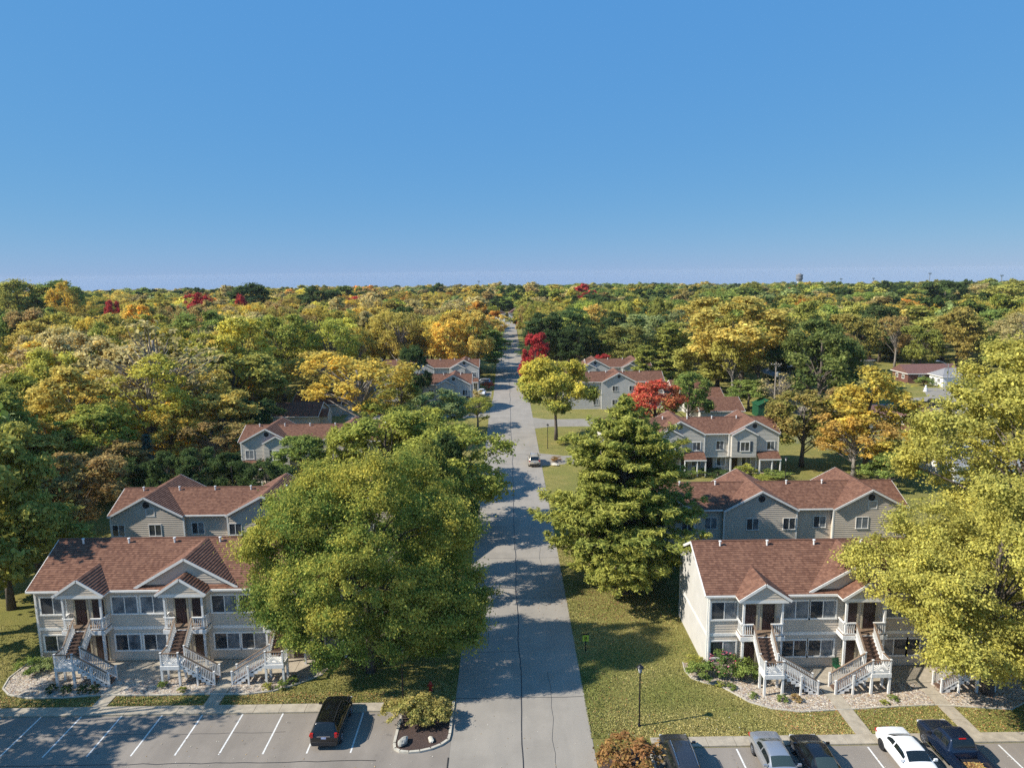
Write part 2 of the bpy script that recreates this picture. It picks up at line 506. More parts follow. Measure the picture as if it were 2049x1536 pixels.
def slab_run(name, x0, x1, y0, y1, step, along='x', z=0.10):
    root = struct(empty(name, ((x0 + x1) / 2, (y0 + y1) / 2, 0)))
    a, b = (x0, x1) if along == 'x' else (y0, y1)
    n = max(1, round((b - a) / step)); s = (b - a) / n
    r = random.Random(int(x0 * 10))
    for k in range(n):
        mb = MB(); p, q = a + k * s + 0.012, a + (k + 1) * s - 0.012; h = z + r.uniform(-.006, .006)
        ox, oy = root.location.x, root.location.y
        if along == 'x': mb.box(p - ox, q - ox, y0 - oy, y1 - oy, -0.05, h)
        else: mb.box(x0 - ox, x1 - ox, p - oy, q - oy, -0.05, h)
        mb.build('slab', 'concrete', root)
    return root
slab_run('sidewalk', -62, -8.9, 44.03, 44.95, 1.75)
slab_run('sidewalk', 8.9, 62, 39.9, 40.8, 1.75)
slab_run('walkway', -29.35, -28.35, 44.97, 47.2, 1.1, 'y', .05)
slab_run('walkway', -21.55, -20.5, 44.97, 48.4, 1.15, 'y', .05)
slab_run('walkway', 22.25, 23.3, 40.82, 46.4, 1.4, 'y', .05)
slab_run('walkway', 29.3, 30.3, 40.82, 46.4, 1.4, 'y', .05)
slab_run('patio', -31.5, -14.5, 48.45, 50.85, 1.9, 'x', .045)
slab_run('patio', 20.6, 36.0, 46.45, 48.6, 1.9, 'x', .045)
def diag_walk():
    root = struct(empty('walkway', (-28.6, 47.8, 0)))
    A = [(-29.35, 47.22), (-28.35, 47.22), (-26.6, 48.43), (-27.9, 48.43)]
    mb = MB(); pts = [(x + 28.6, y - 47.8) for x, y in A]
    mb.face([(x, y, .05) for x, y in pts])
    for i in range(4):
        a, b = pts[i], pts[(i + 1) % 4]; mb.quad((a[0], a[1], -.05), (b[0], b[1], -.05), (b[0], b[1], .05), (a[0], a[1], .05))
    mb.build('slab', 'concrete', root)
diag_walk()
def porch_pad(x0, x1, y0, y1):
    slab_run('patio', x0, x1, y0, y1, 3.0, 'x', .04)
porch_pad(16.9, 20.55, 46.9, 48.6); porch_pad(-34.4, -31.55, 49.0, 50.85)

# traffic island with kerb, left lot by the road
def kerb_ring(mb, pts, w=0.17, h=0.13, closed=False):
    n = len(pts)
    for i in range(n - (0 if closed else 1)):
        a = Vector((*pts[i], 0)); b = Vector((*pts[(i + 1) % n], 0)); d = (b - a).normalized()
        mb.beam(a - d * .02 + Vector((0, 0, h / 2 - .02)), b + d * .02 + Vector((0, 0, h / 2 - .02)), w, h + .04)
isl_px = [(806, 1428), (796, 1460), (789, 1488), (790, 1499), (800, 1504), (818, 1506), (840, 1504), (862, 1499), (882, 1491), (897, 1481), (904, 1470), (906, 1445), (909, 1405)]
isl = [onz(*p)[:2] for p in isl_px]
isl = [(min(x, RX0 - .12), y) for x, y in isl]
mb = MB(); mb.face([(x, y, .09) for x, y in reversed(isl)] + [(RX0 - .3, 45.0, .09)][:0])
island = struct(mb.build('planting_island', 'mulch'))
mb = MB(); kerb_ring(mb, isl); mb.build('kerb', 'kerb', island)
# bed with the bush at the mouth of the right lot
mb = MB(); mb.face([(5.35, 30, .05), (8.6, 30, .05), (8.6, 39.9, .05), (5.35, 39.6, .05)]); bedR = struct(mb.build('planting_bed', 'mulch'))
mb = MB(); kerb_ring(mb, [(8.65, 30), (8.65, 39.95)]); mb.build('kerb', 'kerb', bedR)

# gravel beds
bedL_poly = [(-37.6, 51.0), (-37.7, 48.8), (-37.2, 47.4), (-36.2, 46.6), (-34.5, 46.15), (-32, 46.15), (-29.5, 46.4), (-26, 46.3), (-22, 46.35), (-19, 46.25), (-17.2, 46.6), (-15.6, 47.5), (-14.2, 48.6), (-13.5, 51.0)]
bedR_px = [(1366, 1325), (1370, 1342), (1384, 1357), (1410, 1366), (1440, 1372), (1468, 1387), (1500, 1405), (1545, 1418), (1600, 1424), (1660, 1421), (1720, 1418), (1800, 1413), (1870, 1410)]
bedR_poly = [onz(*p)[:2] for p in bedR_px] + [(34, 43.2), (36.5, 44.5), (37.4, 48.8), (14.9, 48.8)]
bL = poly_sheet('gravel_bed', list(reversed(bedL_poly)), 0.012, 'gravel_bed')
bR = poly_sheet('gravel_bed', bedR_poly, 0.012, 'gravel_bed')
mb = MB(); kerb_ring(mb, bedL_poly[:-1], .09, .10); mb.build('edging', 'kerb', bL)
mb = MB(); kerb_ring(mb, bedR_poly[:-2], .07, .08); mb.build('edging', 'kerb', bR)
def inside(p, poly):
    x, y = p; c = False; n = len(poly); j = n - 1
    for i in range(n):
        xi, yi = poly[i]; xj, yj = poly[j]
        if (yi > y) != (yj > y) and x < (xj - xi) * (y - yi) / (yj - yi + 1e-12) + xi: c = not c
        j = i
    return c
BLOCK = [(-29.4, -28.3, 44, 47.3), (-21.6, -20.4, 44, 48.5), (22.2, 23.35, 40, 46.5), (29.25, 30.35, 40, 46.5), (-31.6, -14.4, 48.4, 51), (20.5, 36.1, 46.4, 48.8), (16.8, 20.6, 46.8, 48.8), (-34.5, -31.5, 48.9, 51)]
def set_face_colors(me, cols):
    at = me.attributes.new('lv', 'FLOAT_COLOR', 'FACE')
    at.data.foreach_set('color', np.asarray(cols, np.float32).ravel())
def np_mesh(name, verts, faces, cols=None, matname=None, smooth=False):
    """verts (N,3), faces (M,4) quads"""
    me = bpy.data.meshes.new(name)
    n, k = faces.shape
    me.vertices.add(len(verts)); me.vertices.foreach_set('co', np.asarray(verts, np.float32).ravel())
    me.loops.add(n * k); me.loops.foreach_set('vertex_index', np.asarray(faces, np.int32).ravel())
    me.polygons.add(n); me.polygons.foreach_set('loop_start', np.arange(0, n * k, k, dtype=np.int32))
    me.update(calc_edges=True)
    if cols is not None: set_face_colors(me, cols)
    if matname: me.materials.append(MATS[matname])
    if smooth: me.polygons.foreach_set('use_smooth', np.ones(n, bool))
    return me
def pebbles(name, poly, n, seed, label):
    r = np.random.RandomState(seed)
    xs = [p[0] for p in poly]; ys = [p[1] for p in poly]
    P = []
    while len(P) < n:
        p = (r.uniform(min(xs), max(xs)), r.uniform(min(ys), max(ys)))
        if inside(p, poly) and not any(a < p[0] < b and c < p[1] < d for a, b, c, d in BLOCK): P.append(p)
    P = np.array(P)
    oct_ = np.array([(1, 0, 0), (0, 1, 0), (-1, 0, 0), (0, -1, 0), (0, 0, 1), (.7, .7, .55), (-.7, .7, .55), (-.7, -.7, .55), (.7, -.7, .55)], float)
    fc = np.array([(0, 5, 4, 8), (5, 1, 6, 4), (6, 2, 7, 4), (7, 3, 8, 4)])
    s = r.uniform(.035, .095, (n, 1, 1)) * np.stack([np.ones(n), r.uniform(.6, 1, n), r.uniform(.4, .7, n)], 1)[:, None, :]
    a = r.uniform(0, 6.28, n); ca, sa = np.cos(a), np.sin(a)
    V = oct_[None] * s
    X = V[..., 0] * ca[:, None] - V[..., 1] * sa[:, None]; Yy = V[..., 0] * sa[:, None] + V[..., 1] * ca[:, None]
    V = np.stack([X + P[:, None, 0], Yy + P[:, None, 1], V[..., 2] + .014], -1).reshape(-1, 3)
    F = (fc[None] + (np.arange(n) * 9)[:, None, None]).reshape(-1, 4)
    base = np.array([(.50, .42, .32), (.40, .32, .23), (.56, .50, .41), (.30, .21, .15), (.42, .36, .31), (.26, .23, .21)])
    c = base[r.randint(0, len(base), n)] * r.uniform(.8, 1.15, (n, 1))
    cols = np.repeat(np.concatenate([c, np.ones((n, 1))], 1), 4, 0)
    o = bpy.data.objects.new(name, np_mesh(name, V, F, cols, 'pebble')); COL.objects.link(o)
    tag(o, label, 'gravel', kind='stuff')
pebbles('gravel', bedL_poly, 15000, 1, 'tan river gravel in the bed before the building beside the empty stalls')
pebbles('gravel', bedR_poly, 15000, 2, 'pale river gravel in the bed before the building behind the parked cars')

# ------------------------------------------------------------------ building helpers
def siding(mb, axis, c, sgn, z0, z1, lo, hi, step=0.20, lip=0.030):
    """lapped boards on a wall in the plane <axis other>=c, facing sgn; lo/hi give the horizontal limits at a height"""
    n = max(1, int(math.ceil((z1 - z0) / step - 1e-6)))
    for k in range(n):
        a = z0 + k * step; b = min(z1, a + step)
        la, ha, lb, hb = lo(a), hi(a), lo(b), hi(b)
        if ha - la < 0.01: continue
        def P(h, z, out): return (h, c + sgn * out, z) if axis == 'x' else (c + sgn * out, h, z)
        q = [P(la, a, lip), P(ha, a, lip), P(hb, b, 0), P(lb, b, 0)]
        under = [P(la, a, 0), P(ha, a, 0), P(ha, a, lip), P(la, a, lip)]
        flip = (sgn > 0) if axis == 'x' else (sgn < 0)
        for f in (q, under):
            mb.face(f[::-1] if flip else f)
def slope(mb, e0, e1, r1, r0, step=0.21, lip=0.028):
    """one roof plane built of overlapping courses; e0-e1 the eave, r0-r1 the ridge"""
    e0, e1, r0, r1 = map(Vector, (e0, e1, r0, r1))
    L = (r0 - e0).length; n = max(1, int(L / step)); nrm = (e1 - e0).cross(r0 - e0).normalized()
    if nrm.z < 0: nrm = -nrm
    W = (e1 - e0).length
    ou = hash((round(e0.x, 1), round(e0.y, 1))) % 50
    for k in range(n):
        a, b = k / n, (k + 1) / n
        A0 = e0.lerp(r0, a) + nrm * lip; A1 = e1.lerp(r1, a) + nrm * lip; B0 = e0.lerp(r0, b); B1 = e1.lerp(r1, b)
        o = ((k * 37) % 11) * .19 + ou
        v0, v1 = k * .21 + .001, (k + 1) * .21 - .001
        mb.quad(A0, A1, B1, B0, [(o, v0), (W + o, v0), (W + o, v1), (o, v1)])
        C0 = e0.lerp(r0, a); C1 = e1.lerp(r1, a)
        mb.quad(C0, C1, A1, A0, [(o, v0), (W + o, v0), (W + o, v0 + .01), (o, v0 + .01)])
    d = nrm * -0.10
    mb.quad(e0 + d, r0 + d, r1 + d, e1 + d, [(0, 0)] * 4)
    mb.quad(e0, e0 + d, e1 + d, e1, [(0, 0)] * 4); mb.quad(e0, r0, r0 + d, e0 + d, [(0, 0)] * 4); mb.quad(e1, e1 + d, r1 + d, r1, [(0, 0)] * 4)
def rake(tr, *a):
    m_ = MB(); m_.beam(*a); tr.append(m_)
def rakes(B, tr, roof):
    for m_ in tr: B.part(m_, 'rake_board', 'trim', roof)
def gable_x(mb, tr, x0, x1, yf, yb, ze, zr, yr=None):
    """roof with its ridge along X"""
    yr = (yf + yb) / 2 if yr is None else yr
    slope(mb, (x0, yf, ze), (x1, yf, ze), (x1, yr, zr), (x0, yr, zr))
    slope(mb, (x1, yb, ze), (x0, yb, ze), (x0, yr, zr), (x1, yr, zr))
    if tr is not None:
        for x, s in ((x0, -1), (x1, 1)):
            for y in (yf, yb):
                rake(tr, (x + s * .02, y, ze - .10), (x + s * .02, yr, zr - .10), .05, .2, (0, 0, 1))
def gable_y(mb, tr, xc, hw, y0, y1, ze, zr, rake_back=False):
    """roof with its ridge along Y, its gable end at y0"""
    slope(mb, (xc - hw, y1, ze), (xc - hw, y0, ze), (xc, y0, zr), (xc, y1, zr))
    slope(mb, (xc + hw, y0, ze), (xc + hw, y1, ze), (xc, y1, zr), (xc, y0, zr))
    if tr is not None:
        for s in (-1, 1):
            rake(tr, (xc + s * hw, y0 - .02, ze - .09), (xc, y0 - .02, zr - .09), .05, .19, (0, 0, 1))
            if rake_back: rake(tr, (xc + s * hw, y1 + .02, ze - .09), (xc, y1 + .02, zr - .09), .05, .19, (0, 0, 1))

class Bld:
    """collects the parts of one building under one Empty"""
    def __init__(s, name, x, y):
        s.root = empty(name, (x, y, 0)); s.org = (x, y, 0)
    def part(s, mb, name, m, parent=None, smooth=False):
        return mb.build(name, m, parent or s.root, s.org, smooth)
    def window(s, x, z, w, h, y, sgn=-1, panes=2, fw=0.12, blind=None, axis='x', name='window', shut=False, r=random.Random(4)):
        """x,z = centre; the frame stands proud of the wall, the panes sit back in it"""
        def B(mb, a0, a1, o0, o1, z0, z1):
            if axis == 'x': mb.box(a0, a1, y + sgn * o0, y + sgn * o1, z0, z1)
            else: mb.box(y + sgn * o0, y + sgn * o1, a0, a1, z0, z1)
        mb = MB()
        B(mb, x - w / 2, x + w / 2, .0, .075, z + h / 2 - fw, z + h / 2)
        B(mb, x - w / 2 - .03, x + w / 2 + .03, .0, .10, z - h / 2, z - h / 2 + fw)
        B(mb, x - w / 2, x - w / 2 + fw, .0, .07, z - h / 2 + fw, z + h / 2 - fw)
        B(mb, x + w / 2 - fw, x + w / 2, .0, .07, z - h / 2 + fw, z + h / 2 - fw)
        win = s.part(mb, name, 'trim')
        iw = w - 2 * fw; g = iw / panes
        for k in range(panes):
            a = x - w / 2 + fw + k * g
            bl = (r.random() < (.8 if k == panes - 1 else .22)) if blind is None else blind
            mb = MB(); B(mb, a + .02, a + g - .02, .026, .04, z - h / 2 + fw, z + h / 2 - fw)
            s.part(mb, 'pane', 'glass_blind' if bl else 'glass_dark', win)
        for k in range(1, panes):
            a = x - w / 2 + fw + k * g
            mb = MB(); B(mb, a - .035, a + .035, .024, .058, z - h / 2 + fw, z + h / 2 - fw); s.part(mb, 'mullion', 'trim', win)
        if shut:
            for sd in (-1, 1):
                mb = MB(); c = x + sd * (w / 2 + .22)
                B(mb, c - .17, c + .17, .0, .05, z - h / 2, z + h / 2); s.part(mb, 'shutter', 'shutter')
        return win
    def door(s, x, z0, w, h, y, sgn=-1):
        mb = MB()
        mb.box(x - w / 2 - .12, x - w / 2, y, y + sgn * .06, z0, z0 + h + .1); mb.box(x + w / 2, x + w / 2 + .12, y, y + sgn * .06, z0, z0 + h + .1)
        mb.box(x - w / 2, x + w / 2, y, y + sgn * .06, z0 + h, z0 + h + .1)
        fr = s.part(mb, 'door_frame', 'trim_tan')
        mb = MB(); mb.box(x - w / 2 + .005, x + w / 2 - .005, y + sgn * .024, y + sgn * .045, z0 + .005, z0 + h - .005)
        for (a, b, c, d) in ((-.38, -.05, .12, .45), (.05, .38, .12, .45), (-.38, -.05, .52, .92), (.05, .38, .52, .92)):
            mb.box(x + a * w, x + b * w, y + sgn * .045, y + sgn * .056, z0 + c * h, z0 + d * h)
        dr = s.part(mb, 'door', 'door')
        mb = MB(); mb.lathe([(.0, 0), (.035, .01), (.035, .05), (.0, .06)], (x + w * .4, y + sgn * .055 - .03, z0 + 1.0), 8, 'y'); s.part(mb, 'door_handle', 'brass', dr)
    def roundvent(s, x, z, y, sgn=-1, rr=.28, axis='x'):
        mb = MB(); ax = 'y' if axis == 'x' else 'x'
        c = (x, y, z) if axis == 'x' else (y, x, z)
        mb.lathe([(rr + .07, sgn * .0), (rr + .07, sgn * .05), (rr, sgn * .055), (rr * .98, sgn * .03)], c, 18, ax)
        v = s.part(mb, 'gable_vent', 'vent')
        return v
    def pipe(s, roof, x, y, z):
        mb = MB(); mb.lathe([(.075, -.3), (.075, .34), (.115, .35), (.115, .42), (.05, .44)], (x, y, z), 10)
        s.part(mb, 'vent_pipe', 'pvc', roof)
    def rail(s, p, q, name='railing', h=0.95, post=True, top='white_wood', gap=.13, parent=None):
        """a guard rail from p to q (floor level points): top rail is the part, bottom rail and balusters its sub-parts"""
        p = Vector(p); q = Vector(q); up = Vector((0, 0, 1))
        mb = MB(); mb.beam(p + up * h, q + up * h, .12, .05)
        t = s.part(mb, name, top, parent)
        for hz in (h - .06, .10):
            mb = MB(); mb.beam(p + up * hz, q + up * hz, .05, .08); s.part(mb, 'rail_board', 'white_wood', t)
        n = max(2, int((q - p).length / gap)); mb = MB()
        for k in range(1, n):
            c = p.lerp(q, k / n); mb.beam(c + up * .12, c + up * (h - .08), .042, .042, (1, 0, 0))
        b = s.part(mb, 'balusters', 'white_wood', t); b['kind'] = 'stuff'
        return t
    def post(s, x, y, z0, z1, w=.13, m='white_wood', name='post', parent=None):
        mb = MB(); mb.box(x - w / 2, x + w / 2, y - w / 2, y + w / 2, z0, z1); mb.box(x - w / 2 - .02, x + w / 2 + .02, y - w / 2 - .02, y + w / 2 + .02, z1, z1 + .03)
        return s.part(mb, name, m, parent)

def apartment(x0, x1, yf, porches, label, sides=('l', 'r'), depth=8.3, big=1, wins=None):
    """two-storey walk-up block: yf front wall; porches = [(centre x, stair direction)]"""
    B = Bld('apartment_building', (x0 + x1) / 2, yf)
    tag(B.root, label, 'building')
    yb = yf + depth; ym = (yf + yb) / 2; ZE, ZR = 6.05, 8.45
    mb = MB(); siding(mb, 'x', yf, -1, .2, 5.95, lambda z: x0, lambda z: x1); mb.quad((x0, yf - .001, 0), (x1, yf - .001, 0), (x1, yf - .001, .2), (x0, yf - .001, .2))
    B.part(mb, 'wall', 'siding')
    mb = MB(); siding(mb, 'x', yb, 1, .0, 5.95, lambda z: x0, lambda z: x1); B.part(mb, 'wall', 'siding')
    sl = (ZR - ZE) / (ym - yf + .4)
    def lo(z): return yf if z < ZE else min(ym, yf + (z - ZE - .2) / sl if z > ZE + .2 else yf)
    def hi(z): return yb if z < ZE else max(ym, yb - (z - ZE - .2) / sl if z > ZE + .2 else yb)
    for x, sg in ((x0, -1), (x1, 1)):
        mb = MB(); siding(mb, 'y', x, sg, 0, ZR - .12, lo, hi)
        B.part(mb, 'wall', 'siding_light')
        mb = MB(); mb.box(x + sg * .0, x + sg * .045, yf + .1, yb - .1, 2.62, 2.86); B.part(mb, 'band_board', 'trim')
        for y in (yf, yb):
            mb = MB(); s2 = -1 if y == yf else 1
            mb.box(x - sg * .11, x + sg * .035, y - s2 * .11, y + s2 * .035, 0, ZE - .1); B.part(mb, 'corner_board', 'trim')
        B.roundvent(ym - .3, 7.35, x, sg, .30, 'y')
    xs = sorted([x0] + [v for c, d in porches for v in (c - 1.62, c + 1.62)] + [x1])
    for a, b in zip(xs[0::2], xs[1::2]):
        mb = MB(); mb.box(a + .12, b, yf, yf - .045, 2.62, 2.86); B.part(mb, 'band_board', 'trim')
    # roofs
    rb, tr = MB(), []
    gable_x(rb, tr, x0 - .3, x1 + .3, yf - .4, yb + .4, ZE, ZR)
    bc = porches[big][0]
    gable_y(rb, tr, bc, 3.95, yf - .28, ym + .05, ZE + .12, ZR + .02)
    for c, d in porches:
        gable_y(rb, tr, c, 1.92, yf - 1.28, yf + 2.2, ZE - .02, 7.30)
    roof = B.part(rb, 'roof', 'shingle'); rakes(B, tr, roof)
    xs2 = sorted([x0 - .3] + [v for c, d in porches for v in (c - 1.92, c + 1.92)] + [x1 + .3])
    for a, b in zip(xs2[0::2], xs2[1::2]):
        mb = MB(); mb.box(a, b, yf - .50, yf - .385, ZE - .16, ZE - .02); B.part(mb, 'gutter', 'trim', roof)
        mb = MB(); mb.box(a, b, yf - .38, yf - .01, ZE - .16, ZE - .13); B.part(mb, 'soffit', 'trim', roof)
    mb = MB(); mb.box(x0 - .3, x1 + .3, yb + .385, yb + .50, ZE - .16, ZE - .02); B.part(mb, 'gutter', 'trim', roof)
    mb = MB(); mb.box(x0 - .3, x1 + .3, ym - .10, ym + .10, ZR - .01, ZR + .035); B.part(mb, 'ridge_cap', 'shingle', roof)
    n = int((x1 - x0) / 3.6)
    for k in range(n):
        xv = x0 + 1.9 + k * 3.72
        if xv < x1 - .5: B.pipe(roof, xv, ym - .45, ZR - .24)
    # big gable wall
    mb = MB(); w = 3.75; top = ZR - .12
    siding(mb, 'x', yf - .01, -1, ZE + .12, top, lambda z: bc - w * max(0, (top - z) / (top - ZE - .12)), lambda z: bc + w * max(0, (top - z) / (top - ZE - .12)))
    B.part(mb, 'gable_wall', 'siding')
    for ci, (c, d) in enumerate(porches):
        # porch gable, beam, columns
        mb = MB(); t2 = 7.20; yg = yf - 1.15
        siding(mb, 'x', yg, -1, ZE - .05, t2, lambda z: c - 1.75 * max(0, (t2 - z) / (t2 - ZE + .05)), lambda z: c + 1.75 * max(0, (t2 - z) / (t2 - ZE + .05)))
        B.part(mb, 'gable_wall', 'siding')
        for sd in (-1, 1):
            mb = MB(); mb.box(c + sd * 1.55 - .07, c + sd * 1.55 + .07, yg, yf, ZE - .30, ZE - .03); B.part(mb, 'porch_beam', 'trim')
            mb = MB(); mb.box(c + sd * 1.86 - .05, c + sd * 1.86 + .05, yg - .14, yf - .42, ZE - .17, ZE - .05); B.part(mb, 'gutter', 'trim', roof)
        mb = MB(); mb.box(c - 1.75, c + 1.75, yg - .03, yg + .10, ZE - .30, ZE - .05); B.part(mb, 'porch_beam', 'trim')
        mb = MB(); mb.box(c - 1.6, c + 1.6, yg + .1, yf - .02, ZE - .10, ZE - .06); B.part(mb, 'porch_ceiling', 'trim')
        for sd in (-1, 1):
            B.post(c + sd * 1.42, yf - .90, 0.0, 2.82, .16, name='column'); B.post(c + sd * 1.42, yf - .90, 3.1, ZE - .30, .15, name='column')
        # deck
        mb = MB(); mb.box(c - 1.60, c + 1.60, yf - 1.02, yf - .03, 2.98, 3.08); B.part(mb, 'deck', 'rail_brown')
        mb = MB(); mb.box(c - 1.64, c + 1.64, yf - 1.07, yf - 1.025, 2.74, 3.07)
        for sd in (-1, 1): mb.box(c + sd * 1.605, c + sd * 1.65, yf - 1.02, yf - .03, 2.74, 3.07)
        B.part(mb, 'deck_fascia', 'white_wood')
        sx0, sx1 = c - .68, c + .58       # stair width on X
        for sd in (-1, 1): B.rail((c + sd * 1.55, yf - .05, 3.08), (c + sd * 1.55, yf - .95, 3.08))
        B.rail((c - 1.42, yf - .98, 3.08), (sx0, yf - .98, 3.08)); B.rail((sx1, yf - .98, 3.08), (c + 1.42, yf - .98, 3.08))
        # doors
        B.door(c - .62, 3.1, .86, 2.05, yf - .02); B.door(c + .72, 3.1, .92, 2.05, yf - .02)
        B.door(c - .62, .08, .86, 2.05, yf - .02); B.door(c + .72, .08, .92, 2.05, yf - .02)
        # upper flight, toward the viewer
        ZL = 1.62; yl1 = yf - 2.55; yl0 = yf - 3.62; yt = yf - 1.07
        stair = MB(); stair.beam((sx0 + .03, yt, 2.86), (sx0 + .03, yl1, ZL - .12), .05, .28)
        st = B.part(stair, 'staircase', 'white_wood')
        stair = MB(); stair.beam((sx1 - .03, yt, 2.86), (sx1 - .03, yl1, ZL - .12), .05, .28); B.part(stair, 'stringer', 'white_wood', st)
        n = 7
        for k in range(n):
            f = (k + 1) / (n + 1); zt = 3.08 + (ZL - 3.08) * f; y1 = yt + (yl1 - yt) * (k / n); y0 = yt + (yl1 - yt) * ((k + 1) / n)
            mb = MB(); mb.box(sx0 + .06, sx1 - .06, y0 - .03, y1, zt - .05, zt); mb.box(sx0 + .06, sx1 - .06, y1 - .02, y1, zt, zt + .13)
            B.part(mb, 'tread', 'tread', st)
        for sx in (sx0, sx1):
            B.rail((sx, yt + .02, 3.08), (sx, yl1, ZL + .02), top='rail_brown', gap=.14)
        # landing
        mb = MB(); mb.box(sx0 - .04, sx1 + .04, yl0, yl1, ZL - .09, ZL); B.part(mb, 'landing', 'white_wood')
        mb = MB(); mb.box(sx0 - .07, sx1 + .07, yl0 - .05, yl0, ZL - .30, ZL - .005); mb.box(sx0 - .09, sx0 - .045, yl0, yl1, ZL - .30, ZL - .005); mb.box(sx1 + .045, sx1 + .09, yl0, yl1, ZL - .30, ZL - .005)
        B.part(mb, 'landing_fascia', 'white_wood')
        for sx in (sx0, sx1):
            B.post(sx, yl0 + .07, 0, ZL - .1, .15); B.post(sx, yl1 - .07, 0, ZL - .1, .15)
            B.post(sx, yl0 + .05, ZL, ZL + 1.0, .11)
        B.post(sx0 if d > 0 else sx1, yl1, ZL, ZL + 1.0, .10); B.post(sx1 if d > 0 else sx0, yl1, ZL, ZL + 1.0, .10)
        cl = sx0 if d > 0 else sx1
        B.rail((cl, yl1, ZL), (cl, yl0 + .05, ZL), top='rail_brown')
        # sunburst panel at the front of the landing
        mb = MB(); cx = (sx0 + sx1) / 2; up = .95; hwid = (sx1 - sx0) / 2 - .05
        for k in range(13):
            a = math.pi * k / 12; dx, dz = math.cos(a), math.sin(a)
            tt = min(hwid / max(abs(dx), 1e-3), (up - .22) / max(dz, 1e-3))
            mb.beam((cx + dx * .16, yl0 + .05, ZL + .14 + dz * .16), (cx + dx * tt, yl0 + .05, ZL + .14 + dz * tt), .035, .045, (0, 1, 0))
        mb.beam((sx0, yl0 + .05, ZL + .10), (sx1, yl0 + .05, ZL + .10), .05, .09)
        B.part(mb, 'sunburst_panel', 'white_wood')
        mb = MB(); mb.beam((sx0 - .05, yl0 + .05, ZL + up), (sx1 + .05, yl0 + .05, ZL + up), .12, .05); B.part(mb, 'railing', 'rail_brown')
        # lower flight, sideways
        xa = (sx1 if d > 0 else sx0); xe = xa + d * 2.5
        n = 8; st2 = None
        for y in (yl0 + .08, yl1 - .08):
            stair = MB()
            for k in range(n):      # cut stringer
                f0, f1 = k / n, (k + 1) / n
                zt = ZL * (1 - f1) + .0
                stair.box(xa + d * 2.5 * f0, xa + d * 2.5 * f1, y - .03, y + .03, max(0, zt - .13), zt + .12)
            if st2 is None: st2 = B.part(stair, 'staircase', 'white_wood')
            else: B.part(stair, 'stringer', 'white_wood', st2)
        for k in range(n):
            zt = ZL * (1 - (k + 1) / (n + .6)); a = xa + d * 2.5 * k / n; b = xa + d * 2.5 * (k + 1) / n
            mb = MB(); mb.box(min(a, b) - .02, max(a, b) + .02, yl0 + .115, yl1 - .115, zt + .06, zt + .11); B.part(mb, 'tread', 'tread', st2)
        for y in (yl0 + .05, yl1 - .05):
            B.rail((xa + d * .06, y, ZL), (xe, y, .10), top='rail_brown', gap=.14)
            B.post(xe + d * .02, y, 0, 1.08, .11)
        B.post(xa + d * 1.3, yl0 + .03, 0, 1.5, .12); B.post(xa + d * 1.3, yl1 - .03, 0, .7, .12)
    for c, d in porches:
        for sd in (-1, 1):
            xw = c + sd * 2.75
            if xw - 1.08 < x0 or xw + 1.08 > x1: xw = max(x0 + 1.22, min(x1 - 1.22, xw))
            B.window(xw, 4.65, 2.12, 1.58, yf - .0); B.window(xw, 1.56, 2.12, 1.5, yf - .0)
    for k in range(4):
        xw = x0 + 2.4 + k * (x1 - x0 - 4.8) / 3
        B.window(xw, 4.6, 1.4, 1.3, yb, 1); B.window(xw, 1.5, 1.4, 1.3, yb, 1)
    for xd in (x0 + .12, x1 - .12):
        mb = MB(); mb.box(xd - .05, xd + .05, yf - .11, yf - .03, .1, ZE - .2); B.part(mb, 'downspout', 'trim')
    return B

apartment(14.75, 37.0, 48.75, [(18.55, 1), (26.1, -1), (33.6, -1)], 'tan siding apartment block with three porch stairs behind the parked cars')
apartment(-36.7, -12.9, 51.05, [(-32.55, 1), (-24.85, 1), (-17.25, -1)], 'tan siding apartment block with porch stairs behind the empty parking stalls')

